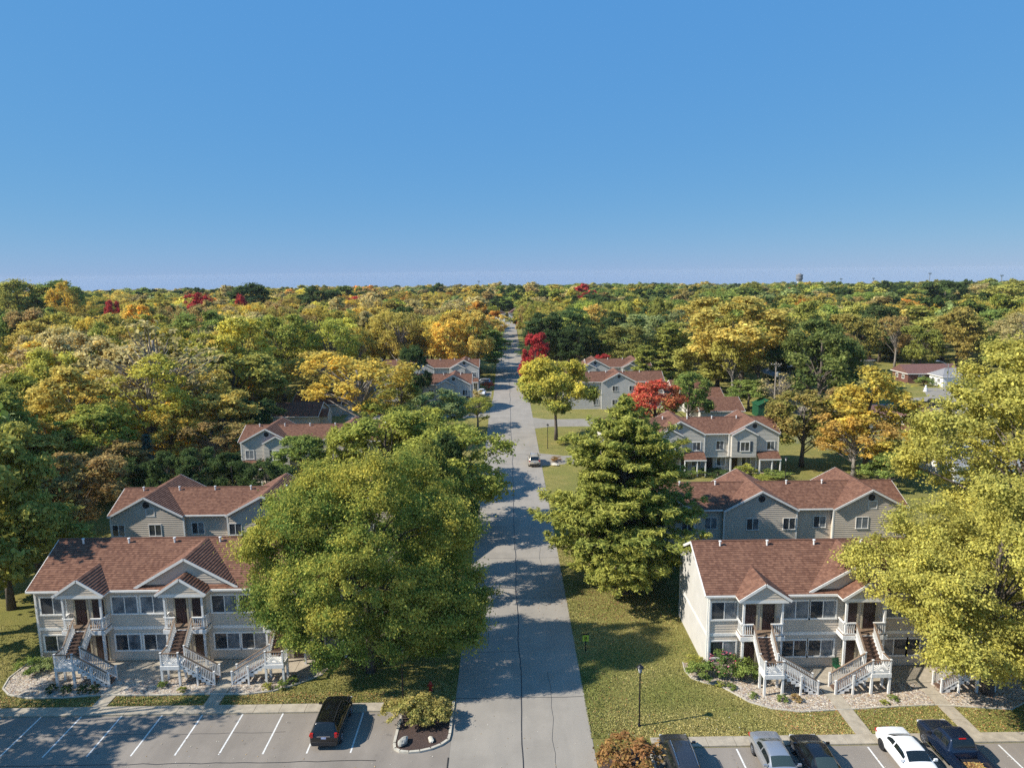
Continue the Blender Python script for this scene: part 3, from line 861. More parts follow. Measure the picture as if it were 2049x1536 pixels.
def townhouse(x0, x1, yf, gables, label, style='rear', depth=6.6, wall='siding', ends=True, name='townhouse_row', far=False, flip=1):
    B = Bld(name, (x0 + x1) / 2, yf); tag(B.root, label, 'building')
    ZE, ZG = 6.05, 8.06; yb = yf + depth; ym = (yf + yb) / 2; ZR = 7.8
    hw = 3.65
    rb, tr = MB(), []
    gable_x(rb, tr, x0 - .25, x1 + .25, yf - .35, yb + .35, ZE, ZR)
    for g in gables:
        gable_y(rb, tr, g, hw + .1, yf - .75, yb + .75, ZE, ZG, True)
    if style == 'front':
        for g in gables: gable_y(rb, tr, g - flip * 1.55, 1.95, yf - 1.15, yf + .6, ZE - .05, 7.05)
    roof = B.part(rb, 'roof', 'shingle'); rakes(B, tr, roof)
    zl = 2.6 if style == 'front' else 0.0
    mb = MB(); siding(mb, 'x', yf, -1, zl, ZE - .08, lambda z: x0, lambda z: x1); B.part(mb, 'wall', wall)
    mb = MB(); siding(mb, 'x', yb, 1, 0, ZE - .08, lambda z: x0, lambda z: x1); B.part(mb, 'wall', wall)
    sl = (ZR - ZE) / (ym - yf + .35)
    for x, sg in ((x0, -1), (x1, 1)):
        mb = MB()
        siding(mb, 'y', x, sg, 0, ZR - .15, lambda z: yf if z < ZE + .1 else min(ym, yf + (z - ZE - .1) / sl), lambda z: yb if z < ZE + .1 else max(ym, yb - (z - ZE - .1) / sl))
        B.part(mb, 'wall', wall)
        for y, s2 in ((yf, -1), (yb, 1)):
            mb = MB(); mb.box(x - sg * .11, x + sg * .035, y - s2 * .11, y + s2 * .035, zl, ZE - .1); B.part(mb, 'corner_board', 'trim')
    for g in gables:
        a, b = max(x0, g - hw), min(x1, g + hw); top = ZG - .12
        yg = yf - .45
        mb = MB()
        siding(mb, 'x', yg, -1, zl, top, lambda z: a if z < ZE else max(a, g - hw * max(0, (top - z) / (top - ZE))), lambda z: b if z < ZE else min(b, g + hw * max(0, (top - z) / (top - ZE))))
        for xx, sg in ((a, -1), (b, 1)): siding(mb, 'y', xx, sg, zl, ZE, lambda z: yg, lambda z: yf)
        B.part(mb, 'gable_wall', wall)
        for xx in (a, b):
            mb = MB(); mb.box(xx - .07, xx + .07, yg - .035, yg + .07, zl, ZE - .05); B.part(mb, 'corner_board', 'trim')
        B.roundvent(g + .05, 7.15, yg, -1, .27)
        mb = MB()
        siding(mb, 'x', yb + .45, 1, 0, top, lambda z: a if z < ZE else max(a, g - hw * max(0, (top - z) / (top - ZE))), lambda z: b if z < ZE else min(b, g + hw * max(0, (top - z) / (top - ZE))))
        for xx, sg in ((a, -1), (b, 1)): siding(mb, 'y', xx, sg, 0, ZE, lambda z: yb, lambda z: yb + .45)
        B.part(mb, 'gable_wall', wall)
        if style == 'rear':
            for dx in (-.77, 2.9):
                xx = g + dx * flip
                if a + .7 < xx < b - .5: B.window(xx, 4.53, 1.28, 1.25, yg, fw=.06)
                if a + .7 < xx < b - .5: B.window(xx, 1.5, 1.28, 1.25, yg, fw=.06)
        else:
            # nested bay with its own gable
            c = g - flip * 1.55; t2 = 6.93; y2 = yf - .95
            mb = MB()
            siding(mb, 'x', y2, -1, zl, t2, lambda z: c - 1.8 * (1 if z < 5.9 else max(0, (t2 - z) / (t2 - 5.9))), lambda z: c + 1.8 * (1 if z < 5.9 else max(0, (t2 - z) / (t2 - 5.9))))
            for xx, sg in ((c - 1.8, -1), (c + 1.8, 1)): siding(mb, 'y', xx, sg, zl, 5.9, lambda z: y2, lambda z: yg)
            mb.quad((c - 1.8, y2, zl), (c + 1.8, y2, zl), (c + 1.8, yg, zl), (c - 1.8, yg, zl))
            B.part(mb, 'bay_wall', wall)
            B.window(c + .1, 4.2, 1.45, 1.5, y2, shut=True)
            B.window(g + flip * 2.5, 4.2, 1.3, 1.4, yg)
            # small porch roof with posts
            p0, p1 = sorted((g + flip * .4, g + flip * 3.6))
            mb = MB(); slope(mb, (p0, yg - 1.5, 2.55), (p1, yg - 1.5, 2.55), (p1, yg - .0, 3.35), (p0, yg - .0, 3.35)); B.part(mb, 'porch_roof', 'shingle')
            mb = MB(); mb.box(p0, p1, yg - 1.55, yg - 1.45, 2.35, 2.53); B.part(mb, 'porch_beam', 'trim')
            for xx in (p0 + .1, (p0 + p1) / 2 + .3, p1 - .1): B.post(xx, yg - 1.4, 0, 2.35, .16)
    spans = []
    gs = sorted(gables); prev = x0
    for g in gs:
        if g - hw > prev + .4: spans.append((prev, g - hw))
        prev = max(prev, g + hw)
    if prev < x1 - .4: spans.append((prev, x1))
    for a, b in spans:
        mb = MB(); mb.box(a, b, yf - .46, yf - .34, ZE - .15, ZE - .02); B.part(mb, 'gutter', 'trim', roof)
        if b - a > 2:
            xw = b - 1.2 if flip > 0 else a + 1.2
            B.window(xw, 4.53 if style == 'rear' else 4.2, 1.28, 1.25 if style == 'rear' else 1.5, yf, fw=.06 if style == 'rear' else .12)
            if style == 'rear': B.window(xw, 1.5, 1.28, 1.25, yf, fw=.06)
    if style == 'front':
        # recessed ground floor
        y3 = yf + .7
        mb = MB(); siding(mb, 'x', y3, -1, 0, 2.6, lambda z: x0, lambda z: x1); B.part(mb, 'wall', wall)
        mb = MB(); mb.quad((x0, yf - .01, 2.6), (x0, y3, 2.6), (x1, y3, 2.6), (x1, yf - .01, 2.6)); mb.box(x0, x1, yf - .03, yf + .08, 2.42, 2.6); B.part(mb, 'soffit', 'trim')
        for x in np.arange(x0 + .2, x1, 3.75):
            B.post(float(x), yf + .02, 0, 2.42, .2)
            if x + 3.4 < x1:
                B.door(float(x) + .75, .06, .95, 2.1, y3); B.window(float(x) + 2.5, 1.55, 1.45, 1.4, y3)
        mb = MB(); mb.box(x0, x1, yf - .6, y3, -.05, .05); B.part(mb, 'stoop', 'concrete')
    n = int((x1 - x0) / 3.7)
    for k in range(n):
        xv = x0 + 1.9 + 3.72 * k
        if all(abs(xv - g) > .6 for g in gables): B.pipe(roof, xv, ym - .4, ZR - .2 + (.25 if any(abs(xv - g) < 1 for g in gables) else 0))
    mb = MB(); mb.box(x0 - .25, x1 + .25, ym - .1, ym + .1, ZR - .01, ZR + .03); B.part(mb, 'ridge_cap', 'shingle', roof)
    return B

RR = townhouse(12.2, 39.9, 67.35, [15.0, 25.2, 36.2], 'grey siding townhouse row with blank gables behind the block by the parked cars')
LR = townhouse(-40.0, -10.9, 67.9, [-36.3, -24.6, -14.4], 'grey siding townhouse row peeking above the roof of the block by the empty stalls', flip=-1)
for B, x in ((RR, 36.4), (LR, -35.9)):   # blank panel in the end gable
    yg = (67.35 if x > 0 else 67.9) - .45
    mb = MB(); mb.box(x - .46, x + .46, yg - .05, yg - .0, 5.96, 6.06); mb.box(x - .46, x + .46, yg - .05, yg, 6.75, 6.85); mb.box(x - .46, x - .38, yg - .05, yg, 6.06, 6.75); mb.box(x + .38, x + .46, yg - .05, yg, 6.06, 6.75)
    B.part(mb, 'blank_panel', 'trim')
townhouse(14.0, 39.8, 100.3, [25.2, 36.1], 'grey townhouse row with dark doors and shuttered windows facing the lot', 'front', wall='siding_blue')
townhouse(-38.6, -12.0, 98.7, [-34.7, -23.3], 'grey townhouse row with pedimented gables half hidden behind trees', 'front', wall='siding_blue', flip=-1)
townhouse(-27.0, -7.9, 149.5, [-11.65, -22.9], 'white gabled townhouse with two upper windows beside the left of the street', 'front', wall='siding_light')
townhouse(-34.0, -7.3, 176.2, [-10.9, -22.2], 'cream townhouse row behind the white gabled one left of the street', 'front', wall='siding_light', flip=1)
townhouse(12.5, 34.0, 150.3, [24.2], 'white gabled townhouse beyond the red tree right of the street', 'rear', wall='siding_light')
townhouse(20.0, 36.0, 173.6, [32.2, 22.0], 'farthest townhouse row with red-brown roof right of the street', 'front', wall='siding_light')

def garage(x0, x1, yf, label, open_side=-1, depth=8.4, group=None):
    B = Bld('garage', (x0 + x1) / 2, yf); tag(B.root, label, 'garage', group)
    ZE, ZR = 2.6, 4.65; yb = yf + depth; ym = yf + depth / 2
    rb, tr = MB(), []; gable_x(rb, tr, x0 - .3, x1 + .3, yf - .35, yb + .35, ZE, ZR)
    sx = x0 if open_side < 0 else x1
    # small dormer-like gable on the lit end
    s = open_side
    roof = B.part(rb, 'roof', 'shingle'); rakes(B, tr, roof)
    for y, sg in ((yf, -1), (yb, 1)):
        mb = MB(); siding(mb, 'x', y, sg, 0, ZE - .05, lambda z: x0, lambda z: x1); B.part(mb, 'wall', 'siding_blue')
    sl = (ZR - ZE) / (depth / 2 + .35)
    for x, sg in ((x0, -1), (x1, 1)):
        mb = MB(); siding(mb, 'y', x, sg, 0, ZR - .15, lambda z: yf if z < ZE + .1 else min(ym, yf + (z - ZE - .1) / sl), lambda z: yb if z < ZE + .1 else max(ym, yb - (z - ZE - .1) / sl))
        B.part(mb, 'wall', 'siding_light')
    for k in range(2):
        yc = yf + depth * (.27 + .46 * k); mb = MB(); x = sx
        mb.box(x + s * .01, x + s * .05, yc - 1.35, yc + 1.35, 0, 2.15)
        for q in range(4): mb.box(x + s * .05, x + s * .062, yc - 1.3, yc + 1.3, .05 + q * .53, .52 + q * .53)
        B.part(mb, 'garage_door', 'trim')
    mb = MB(); mb.box(x0 - .3, x1 + .3, yf - .46, yf - .34, ZE - .14, ZE - .02); B.part(mb, 'gutter', 'trim', roof)
    # lower front wing with its own little gable toward the drive
    wx0, wx1 = (sx - 1.7, sx) if s < 0 else (sx, sx + 1.7)
    rb, tr = MB(), []; gable_x(rb, tr, wx0 - .2, wx1 + .05, yf + 1.2, yf + 4.6, 2.3, 3.5); w = B.part(rb, 'wing_roof', 'shingle'); rakes(B, tr, w)
    mb = MB(); xw = wx0 if s < 0 else wx1
    siding(mb, 'y', xw, s, 0, 3.4, lambda z: yf + 1.5 if z < 2.4 else min(yf + 2.9, yf + 1.5 + (z - 2.4) * 1.4), lambda z: yf + 4.3 if z < 2.4 else max(yf + 2.9, yf + 4.3 - (z - 2.4) * 1.4))
    siding(mb, 'x', yf + 1.5, -1, 0, 2.3, lambda z: wx0, lambda z: wx1); siding(mb, 'x', yf + 4.3, 1, 0, 2.3, lambda z: wx0, lambda z: wx1)
    B.part(mb, 'wing_wall', 'siding_light')
    return B
GR = 'garages in a row behind the right townhouses'
garage(37.7, 46.0, 133.7, 'garage with red-brown roof, nearest of the stepped row by the green shed', -1, group=GR)
garage(37.5, 45.8, 145.2, 'garage with red-brown roof, middle of the stepped row beyond the green shed', -1, group=GR)
garage(37.8, 45.2, 156.2, 'garage with red-brown roof, farthest of the stepped row behind the red tree', -1, group=GR)
garage(-45.6, -37.0, 133.5, 'shaded dark roofed garage among the trees left of the street', 1, group='garages under the left trees')
garage(-45.4, -35.5, 146.0, 'upper garage roof behind the shaded garage among the trees', 1, group='garages under the left trees')

def house(x0, x1, y0, y1, ze, zr, wall, roof, label, hip=0.0, axis='x', name='house', wins=2):
    """single-storey house with gable or hipped roof"""
    B = Bld(name, (x0 + x1) / 2, y0); tag(B.root, label, 'house')
    rb = MB(); o = .4
    zt = terrain((x0 + x1) / 2, (y0 + y1) / 2); B.root.location.z = zt
    if axis == 'x':
        ym = (y0 + y1) / 2
        a, b = (x0 - o, x1 + o); ra, rbx = a + hip, b - hip
        for (p, q, r1, r0) in (((a, y0 - o, ze), (b, y0 - o, ze), (rbx, ym, zr), (ra, ym, zr)), ((b, y1 + o, ze), (a, y1 + o, ze), (ra, ym, zr), (rbx, ym, zr))):
            rb.quad(p, q, r1, r0)
        rb.face([(a, y1 + o, ze), (a, y0 - o, ze), (ra, ym, zr)]); rb.face([(b, y0 - o, ze), (b, y1 + o, ze), (rbx, ym, zr)])
    else:
        xm = (x0 + x1) / 2; a, b = y0 - o, y1 + o
        rb.quad((x0 - o, b, ze), (x0 - o, a, ze), (xm, a + hip, zr), (xm, b - hip, zr)); rb.quad((x1 + o, a, ze), (x1 + o, b, ze), (xm, b - hip, zr), (xm, a + hip, zr))
        rb.face([(x0 - o, a, ze), (x1 + o, a, ze), (xm, a + hip, zr)]); rb.face([(x1 + o, b, ze), (x0 - o, b, ze), (xm, b - hip, zr)])
        if hip == 0: rb.f[-1], rb.f[-2] = rb.f[-1], rb.f[-2]
    rf = B.part(rb, 'roof', roof)
    mb = MB()
    for (p, q) in (((x0 - o, y0 - o), (x1 + o, y0 - o)), ((x1 + o, y1 + o), (x0 - o, y1 + o)), ((x0 - o, y1 + o), (x0 - o, y0 - o)), ((x1 + o, y0 - o), (x1 + o, y1 + o))):
        mb.beam((*p, ze - .08), (*q, ze - .08), .06, .2)
    B.part(mb, 'fascia', 'trim', rf)
    mb = MB(); mb.box(x0, x1, y0, y1, -1, ze)
    if hip == 0:
        if axis == 'y':
            xm = (x0 + x1) / 2
            for y in (y0, y1): mb.face([(x0, y, ze), (x1, y, ze), (xm, y, zr - .15)])
        else:
            ym = (y0 + y1) / 2
            for x in (x0, x1): mb.face([(x, y0, ze), (x, y1, ze), (x, ym, zr - .15)])
    B.part(mb, 'wall', wall)
    for k in range(wins):
        xw = x0 + (x1 - x0) * (k + .5) / wins
        B.window(xw, 1.5, min(1.6, (x1 - x0) / wins * .6), 1.2, y0)
    for k in range(2): B.window(y0 + (y1 - y0) * (.3 + .4 * k), 1.5, 1.2, 1.1, x0, -1, axis='y')
    return B
house(73.6, 80.3, 124.6, 133, 2.6, 4.6, 'ranch_brick', 'ranch_roof', 'brick ranch house with hipped brown roof behind the small dark evergreen', hip=3.2)
house(66.5, 73.2, 127.5, 134, 2.4, 4.0, 'siding_light', 'ranch_roof', 'low house wing with pale roof beside the hipped brown roof', hip=2.0)
house(104.5, 118, 179.5, 187, 2.6, 4.6, 'ranch_brick', 'ranch_roof', 'long ranch house with dark red roof behind the white garage', hip=0)
g = house(109.5, 119.5, 172.8, 178.6, 2.7, 4.5, 'white_wall', 'grey_roof', 'white garage with grey hipped roof beside the tall street light', hip=2.4, wins=1)
house(62.0, 73.0, 93.5, 103, 2.7, 5.0, 'white_wall', 'grey_roof', 'white house glimpsed through the yellow tree at the frame edge', hip=0, wins=3)
house(99.0, 106.0, 200, 207, 3.6, 6.0, 'cream_wall', 'ranch_roof', 'cream yellow gabled house deep among the right hand trees', hip=0, axis='y')
house(68.0, 77.0, 176, 184, 3.0, 5.6, 'siding_blue', 'grey_roof', 'grey gabled house in the shade of the tall golden tree', hip=0, axis='y')
house(84.0, 92.0, 190, 197, 3.0, 5.4, 'siding_blue', 'grey_roof', 'grey house behind the dark evergreens right of the golden tree', hip=0, axis='y')
for i, (x0, y0, w, lab) in enumerate(((-11, 436, 10, 'white gabled house at the far end of the street, left of two'), (1.5, 444, 9, 'white gabled house at the far end of the street, right of two'), (-28, 430, 11, 'small white house far off left of the street end'),
                           (-37, 396, 11, 'brown roofed white house left of the street beyond the trees'), (-52, 420, 12, 'white house far off among brown trees left of the street'))):
    house(x0, x0 + w, y0, y0 + 10, 5.0, 8.2, 'white_wall', 'ranch_roof', lab, hip=0, axis='y')
B = Bld('warehouse', -205, 760); tag(B.root, 'long flat white warehouse far off above the left woods', 'building'); B.root.location.z = terrain(-205, 760)
mb = MB(); mb.box(-232, -178, 760, 790, -2, 15); B.part(mb, 'wall', 'white_wall')
mb = MB(); mb.box(-233, -177, 759, 791, 15, 16); B.part(mb, 'roof', 'grey_roof')
for k in range(6):
    mb = MB(); mb.box(-230 + k * 9, -226 + k * 9, 759.7, 759.9, 8, 12); B.part(mb, 'window', 'glass_dark')
# ------------------------------------------------------------------ drives and far streets
def sheet(name, pts, m, z=.010): return poly_sheet(name, pts, z, m)
sheet('driveway', [(5.15, 105.3), (9, 106.2), (22, 106.5), (22, 111.5), (9, 111.2), (5.15, 113.0)], 'drive')
sheet('driveway', [(5.15, 131.5), (8, 133), (30, 133), (30, 140), (8, 140), (5.15, 142)], 'drive')
sheet('driveway', [(RX0 - .05, 141.0), (RX0 - .05, 150.5), (-6, 147.6), (-34, 147.4), (-34, 142), (-6, 142.5)], 'drive')
sheet('driveway', [(RX0 - .05, 166.5), (-6.2, 167.8), (-8.8, 168), (-8.8, 173.5), (-6.2, 173.5), (RX0 - .05, 175)], 'drive')
sheet('parking_lot', [(14, 82), (40, 82), (40, 92), (14, 92)], 'lot')
sheet('street', [(60, 141), (140, 141), (140, 153), (95, 153), (60, 150)], 'drive')
sheet('driveway', [(86, 153.1), (101, 153.1), (112, 172), (104, 172), (98, 160), (92, 158)], 'drive', .012)
sheet('driveway', [(103, 156), (119, 156), (118, 172.3), (110, 172.3)], 'drive', .014)
# ------------------------------------------------------------------ vehicles
def smooth_tab(ts, xs, ys, k=3):
    y = np.interp(ts, xs, ys)
    for _ in range(k):
        p = np.concatenate([[y[0]], y, [y[-1]]]); y = (p[:-2] + 2 * p[1:-1] + p[2:]) / 4
    return y
CAR = {
 'sedan': dict(L=4.75, W=1.82, t=[0, .012, .03, .16, .21, .34, .50, .60, .75, .93, .985, 1.0],
      zs=[.62, .84, .98, 1.02, 1.02, 1.0, .98, .97, .95, .80, .66, .50], zt=[.66, .90, 1.02, 1.09, 1.10, 1.42, 1.46, 1.43, 1.02, .86, .70, .54],
      wg=[.62, .72, .78, .76, .66, .58, .60, .62, .74, .74, .66, .58], w=[.72, .84, .89, .91, .91, .91, .91, .91, .91, .88, .80, .70],
      wind=(.615, .735), rear=(.215, .335), side=[(.275, .42), (.435, .66)], ax=(.19, .81), rail=False, wr=.33),
 'suv': dict(L=4.55, W=1.86, t=[0, .012, .03, .045, .10, .35, .60, .64, .77, .93, .985, 1.0],
      zs=[.70, .92, 1.04, 1.08, 1.10, 1.08, 1.06, 1.05, 1.04, .95, .78, .58], zt=[.75, 1.0, 1.16, 1.35, 1.64, 1.70, 1.66, 1.62, 1.12, 1.02, .82, .62],
      wg=[.70, .74, .72, .68, .62, .64, .64, .66, .76, .76, .70, .62], w=[.78, .88, .91, .92, .93, .93, .93, .93, .93, .90, .84, .74],
      wind=(.655, .755), rear=(.032, .092), side=[(.12, .27), (.285, .45), (.465, .70)], ax=(.19, .80), rail=True, wr=.36),
 'truck': dict(L=5.6, W=1.95, t=[.385, .40, .415, .44, .60, .655, .745, .93, .985, 1.0],
      zs=[1.02, 1.14, 1.18, 1.19, 1.18, 1.17, 1.16, 1.10, .98, .70], zt=[1.06, 1.3, 1.6, 1.84, 1.88, 1.82, 1.25, 1.17, 1.02, .75],
      wg=[.74, .72, .70, .68, .69, .71, .80, .80, .76, .70], w=[.95, .96, .97, .97, .97, .97, .97, .95, .90, .82],
      wind=(.66, .735), rear=(.404, .437), side=[(.45, .545), (.56, .68)], ax=(.18, .81), rail=False, wr=.40),
}
def car(kind, paint, x, y, heading, label, cat='car', plate_rear=True, name='parked_car', glass='car_glass', rim='rim', z=0.01, parts=True, group=None):
    """heading 0: nose away from the viewer (+Y)"""
    S = CAR[kind]; L, W = S['L'], S['W']
    root = empty(name, (x, y, z), heading); tag(root, label, cat, group)
    def P(mb, nm, m, parent=None, smooth=False): return mb.build(nm, m, parent or root, (0, 0, 0), smooth)
    nt = 90 if parts else 40
    ts = np.linspace(S['t'][0], 1, nt)
    zs = smooth_tab(ts, S['t'], S['zs'], 2); zt = smooth_tab(ts, S['t'], S['zt'], 2); wg = smooth_tab(ts, S['t'], S['wg'], 3); w = smooth_tab(ts, S['t'], S['w'], 3)
    zb = .28 if kind != 'truck' else .42
    yy = (ts - .5) * L
    ring = []
    for i in range(nt):
        g = min(wg[i], w[i] - .03); h = []
        b = zb + (.06 if i in (0, nt - 1) else 0)
        h += [(w[i] * .80, b), (w[i] * .955, b + .05), (w[i] * .99, b + .16), (w[i], (b + zs[i]) / 2), (w[i] * .99, zs[i] - .12), (w[i] * .965, zs[i] - .03), (w[i] * .935, zs[i])]
        p4 = h[-1]; p6 = (g, zt[i] - min(.07, max(.012, (zt[i] - zs[i]) * .35)))
        for f in (.2, .4, .6, .8): h.append((p4[0] + (p6[0] - p4[0]) * f + .012 * math.sin(f * math.pi), p4[1] + (p6[1] - p4[1]) * f))
        h.append(p6)
        h += [(g * .93, zt[i] - .025 * min(1, (zt[i] - zs[i]) * 3 + .2)), (g * .8, zt[i] - .005), (g * .55, zt[i] + .012), (g * .28, zt[i] + .02), (0, zt[i] + .023)]
        full = [(a, c) for a, c in h] + [(-a, c) for a, c in reversed(h[:-1])]
        ring.append([(a, yy[i], c) for a, c in full])
    nr = len(ring[0]); I4, I6 = 6, 11; mid = 16
    def side_of(j): return j if j <= mid else nr - 1 - j
    mb = MB()
    for rr in ring: mb.v.extend(rr)
    for i in range(nt - 1):
        for j in range(nr - 1):
            mb.f.append((i * nr + j, i * nr + j + 1, (i + 1) * nr + j + 1, (i + 1) * nr + j)); mb.uv.append(None)
        mb.f.append((i * nr + nr - 1, i * nr, (i + 1) * nr, (i + 1) * nr + nr - 1)); mb.uv.append(None)
    mb.f.append(tuple(range(nr))[::-1]); mb.uv.append(None); mb.f.append(tuple((nt - 1) * nr + j for j in range(nr))); mb.uv.append(None)
    body = P(mb, 'body', paint, None, True)
    V = np.array(ring)
    def patch(nm, m, i0, i1, j0, j1, off=.012, parent=None):
        """a sheet lifted off the body surface"""
        mb = MB(); idx = {}
        for i in range(i0, i1 + 1):
            for j in range(j0, j1 + 1):
                a = V[min(i + 1, nt - 1), j] - V[max(i - 1, 0), j]; b = V[i, min(j + 1, nr - 1)] - V[i, max(j - 1, 0)]
                n = np.cross(b, a); n = n / (np.linalg.norm(n) + 1e-9)
                c = V[i, j] - np.array([0, yy[i], .7])
                if np.dot(n, c) < 0: n = -n
                idx[i, j] = len(mb.v); mb.v.append(tuple(V[i, j] + n * off))
        for i in range(i0, i1):
            for j in range(j0, j1): mb.f.append((idx[i, j], idx[i, j + 1], idx[i + 1, j + 1], idx[i + 1, j])); mb.uv.append(None)
        return P(mb, nm, m, parent, True)
    it = lambda t: int(np.argmin(abs(ts - t)))
    patch('windshield', glass, it(S['wind'][0]), it(S['wind'][1]), I6 + 1, nr - 2 - I6)
    patch('rear_window', glass if kind == 'sedan' else 'car_glass', it(S['rear'][0]), max(it(S['rear'][1]), it(S['rear'][0]) + 2), I6 + 1, nr - 2 - I6)
    for (a, b) in S['side']:
        patch('side_window', 'car_glass', it(a), it(b), I4 + 1, I6 - 1); patch('side_window', 'car_glass', it(a), it(b), nr - 1 - (I6 - 1), nr - 1 - (I4 + 1))
    # wheels
    for t in S['ax']:
        for sd in (-1, 1):
            r = S['wr']; cx = sd * (W / 2 - .10); c = (cx, (t - .5) * L, r)
            mb = MB(); mb.lathe([(r * .6, -.11), (r * .93, -.115), (r, -.08), (r, .08), (r * .93, .115), (r * .6, .11)], c, 22, 'x'); wheel = P(mb, 'wheel', 'tyre', None, True)
            mb = MB(); mb.lathe([(r * .62, .085 * sd), (r * .60, .118 * sd), (r * .5, .10 * sd), (r * .14, .10 * sd), (r * .12, .125 * sd)], c, 18, 'x')
            for q in range(5):
                an = q * 2 * math.pi / 5; mb.beam((cx + sd * .115, c[1] + math.cos(an) * r * .1, c[2] + math.sin(an) * r * .1), (cx + sd * .115, c[1] + math.cos(an) * r * .58, c[2] + math.sin(an) * r * .58), .03, .07, (1, 0, 0))
            P(mb, 'rim', rim, wheel)
            mb = MB(); mb.lathe([(r * 1.13, -.02 * sd), (r * 1.13, .012 * sd), (r * 1.0, .016 * sd)], (sd * (w[it(t)] + (-.012)), c[1], r + .01), 22, 'x'); P(mb, 'wheel_arch', 'plastic', None)
    # mirrors
    tm = S['wind'][1] - .035; i = it(tm)
    for sd in (-1, 1):
        mb = MB(); mx = sd * (w[i] + .10); my = yy[i]; mz = zs[i] + .10
        mb.box(mx - .10, mx + .10, my - .05, my + .05, mz - .065, mz + .065); mb.beam((sd * (w[i] - .06), my, zs[i] + .02), (mx, my, mz - .03), .05, .05)
        P(mb, 'mirror', paint if kind != 'truck' else 'plastic')
    if kind != 'truck':
        for sd in (-1, 1):
            mb = MB(); xa = sd * (w[it(.03)] - .25)
            zl = .82 if kind == 'sedan' else .98
            tw = .17 if kind == 'sedan' else .085; xa = xa if kind == 'sedan' else sd * (w[it(.03)] - .15)
            mb.box(xa - tw, xa + tw, -L / 2 + .03, -L / 2 + .16, zl - .07 if kind == 'sedan' else zl - .12, zl + .08 if kind == 'sedan' else zl + .17); mb.box(xa + sd * tw, sd * (w[it(.03)] + .012), -L / 2 + .045, -L / 2 + .38, zl - .05, zl + .06)
            P(mb, 'tail_light', 'tail_red')
        mb = MB(); mb.box(-.155, .155, -L / 2 - .012, -L / 2 + .03, .72 if kind == 'sedan' else .80, .80 if kind == 'sedan' else .90)
        mb.box(-.17, .17, -L / 2 + .006, -L / 2 + .05, .66, .92); P(mb, 'licence_plate', 'plate')
        mb = MB(); mb.box(-.42, .42, -L / 2 + .005, -L / 2 + .06, .94 if kind == 'suv' else .90, .99 if kind == 'suv' else .925); P(mb, 'trim_strip', 'chrome')
    mb = MB(); mb.box(-W / 2 + .16, W / 2 - .16, -L / 2 - .045, -L / 2 + .18, .36, .60)
    P(mb, 'bumper', paint if kind == 'sedan' else ('plastic' if kind == 'suv' else 'chrome'))
    for sd in (-1, 1):
        mb = MB(); xa = sd * (w[it(.95)] - .20); zl = zs[it(.955)] - .11
        mb.box(xa - .16, xa + .16, L / 2 - .26, L / 2 - .075, zl - .05, zl + .07); P(mb, 'headlight', 'head_glass')
    mb = MB(); mb.box(-.42, .42, L / 2 - .10, L / 2 - .01, .42, .60 if kind == 'sedan' else .72); P(mb, 'grille', 'plastic')
    # door seams and handles
    for (a, b) in S['side'][-2:]:
        for sd in (-1, 1):
            i = it(a + .01); mb = MB(); mb.box(sd * (w[i] - .012) - .02, sd * (w[i] - .012) + .02, yy[i] + .06, yy[i] + .24, zs[i] - .20, zs[i] - .165); P(mb, 'door_handle', paint if paint != 'paint_black' else 'chrome')
    if S['rail']:
        for sd in (-1, 1):
            mb = MB(); pts = [(sd * .56, (t - .5) * L, np.interp(t, ts, zt) + .045) for t in (.12, .2, .35, .5, .60)]
            mb.tube(pts, .022, 6); P(mb, 'roof_rail', 'chrome' if 'graphite' in paint else 'plastic')
        for k in range(4):
            mb = MB(); xr = -.3 + k * .2; mb.beam((xr, -.34 * L, np.interp(.16, ts, zt) + .028), (xr, .04 * L, np.interp(.54, ts, zt) + .028), .035, .02); P(mb, 'roof_rib', paint)
    if kind == 'truck':
        y0 = -L / 2; y1 = (.41 - .5) * L; hw = .96
        mb = MB()
        for sd in (-1, 1):
            xs = sorted((sd * hw, sd * (hw - .16)))
            mb.box(xs[0], xs[1], y0 + .06, y1, .55, 1.16)
            xs = sorted((sd * (hw + .02), sd * (hw - .19))); mb.box(xs[0], xs[1], y0 + .04, y1 + .02, 1.16, 1.19)
        mb.box(-hw + .16, hw - .16, y1 - .08, y1, .70, 1.20)
        P(mb, 'bed_side', paint, body)
        mb = MB(); mb.box(-hw + .16, hw - .16, y0 + .1, y1 - .08, .60, .72)
        for k in range(9): xk = -.7 + k * .175; mb.box(xk - .035, xk + .035, y0 + .12, y1 - .1, .72, .735)
        P(mb, 'bed_floor', 'plastic', body)
        mb = MB(); mb.box(-hw + .165, hw - .165, y0, y0 + .09, .60, 1.17); tg = P(mb, 'tailgate', paint, body)
        mb = MB(); mb.box(-.20, .20, y0 - .012, y0, .92, .97); P(mb, 'badge', 'chrome', tg)
        mb = MB(); mb.box(-.28, -.22, y0 - .012, y0, .91, .98); P(mb, 'badge', 'tail_red', tg)
        for sd in (-1, 1):
            mb = MB(); xs = sorted((sd * (hw + .01), sd * (hw - .155))); mb.box(xs[0], xs[1], y0 - .02, y0 + .13, .76, 1.10); P(mb, 'tail_light', 'tail_red')
            mb = MB(); mb.tube([(sd * (hw + .08), -.06 * L, .44), (sd * (hw + .08), .24 * L, .44)], .045, 8); P(mb, 'side_step', 'chrome')
        mb = MB(); mb.box(-.2, .2, (.437 - .5) * L - .03, (.437 - .5) * L + .05, 1.83, 1.875); P(mb, 'brake_light', 'tail_red')
        n = 900; r = np.random.RandomState(12)
        pos = np.stack([r.uniform(-.74, .74, n), r.uniform(y0 + .4, y1 - .5, n), r.uniform(.74, .80, n)], 1); pos[:, 2] += .06 * np.exp(-((pos[:, 1] - (y0 + 1.0)) / .5) ** 2)
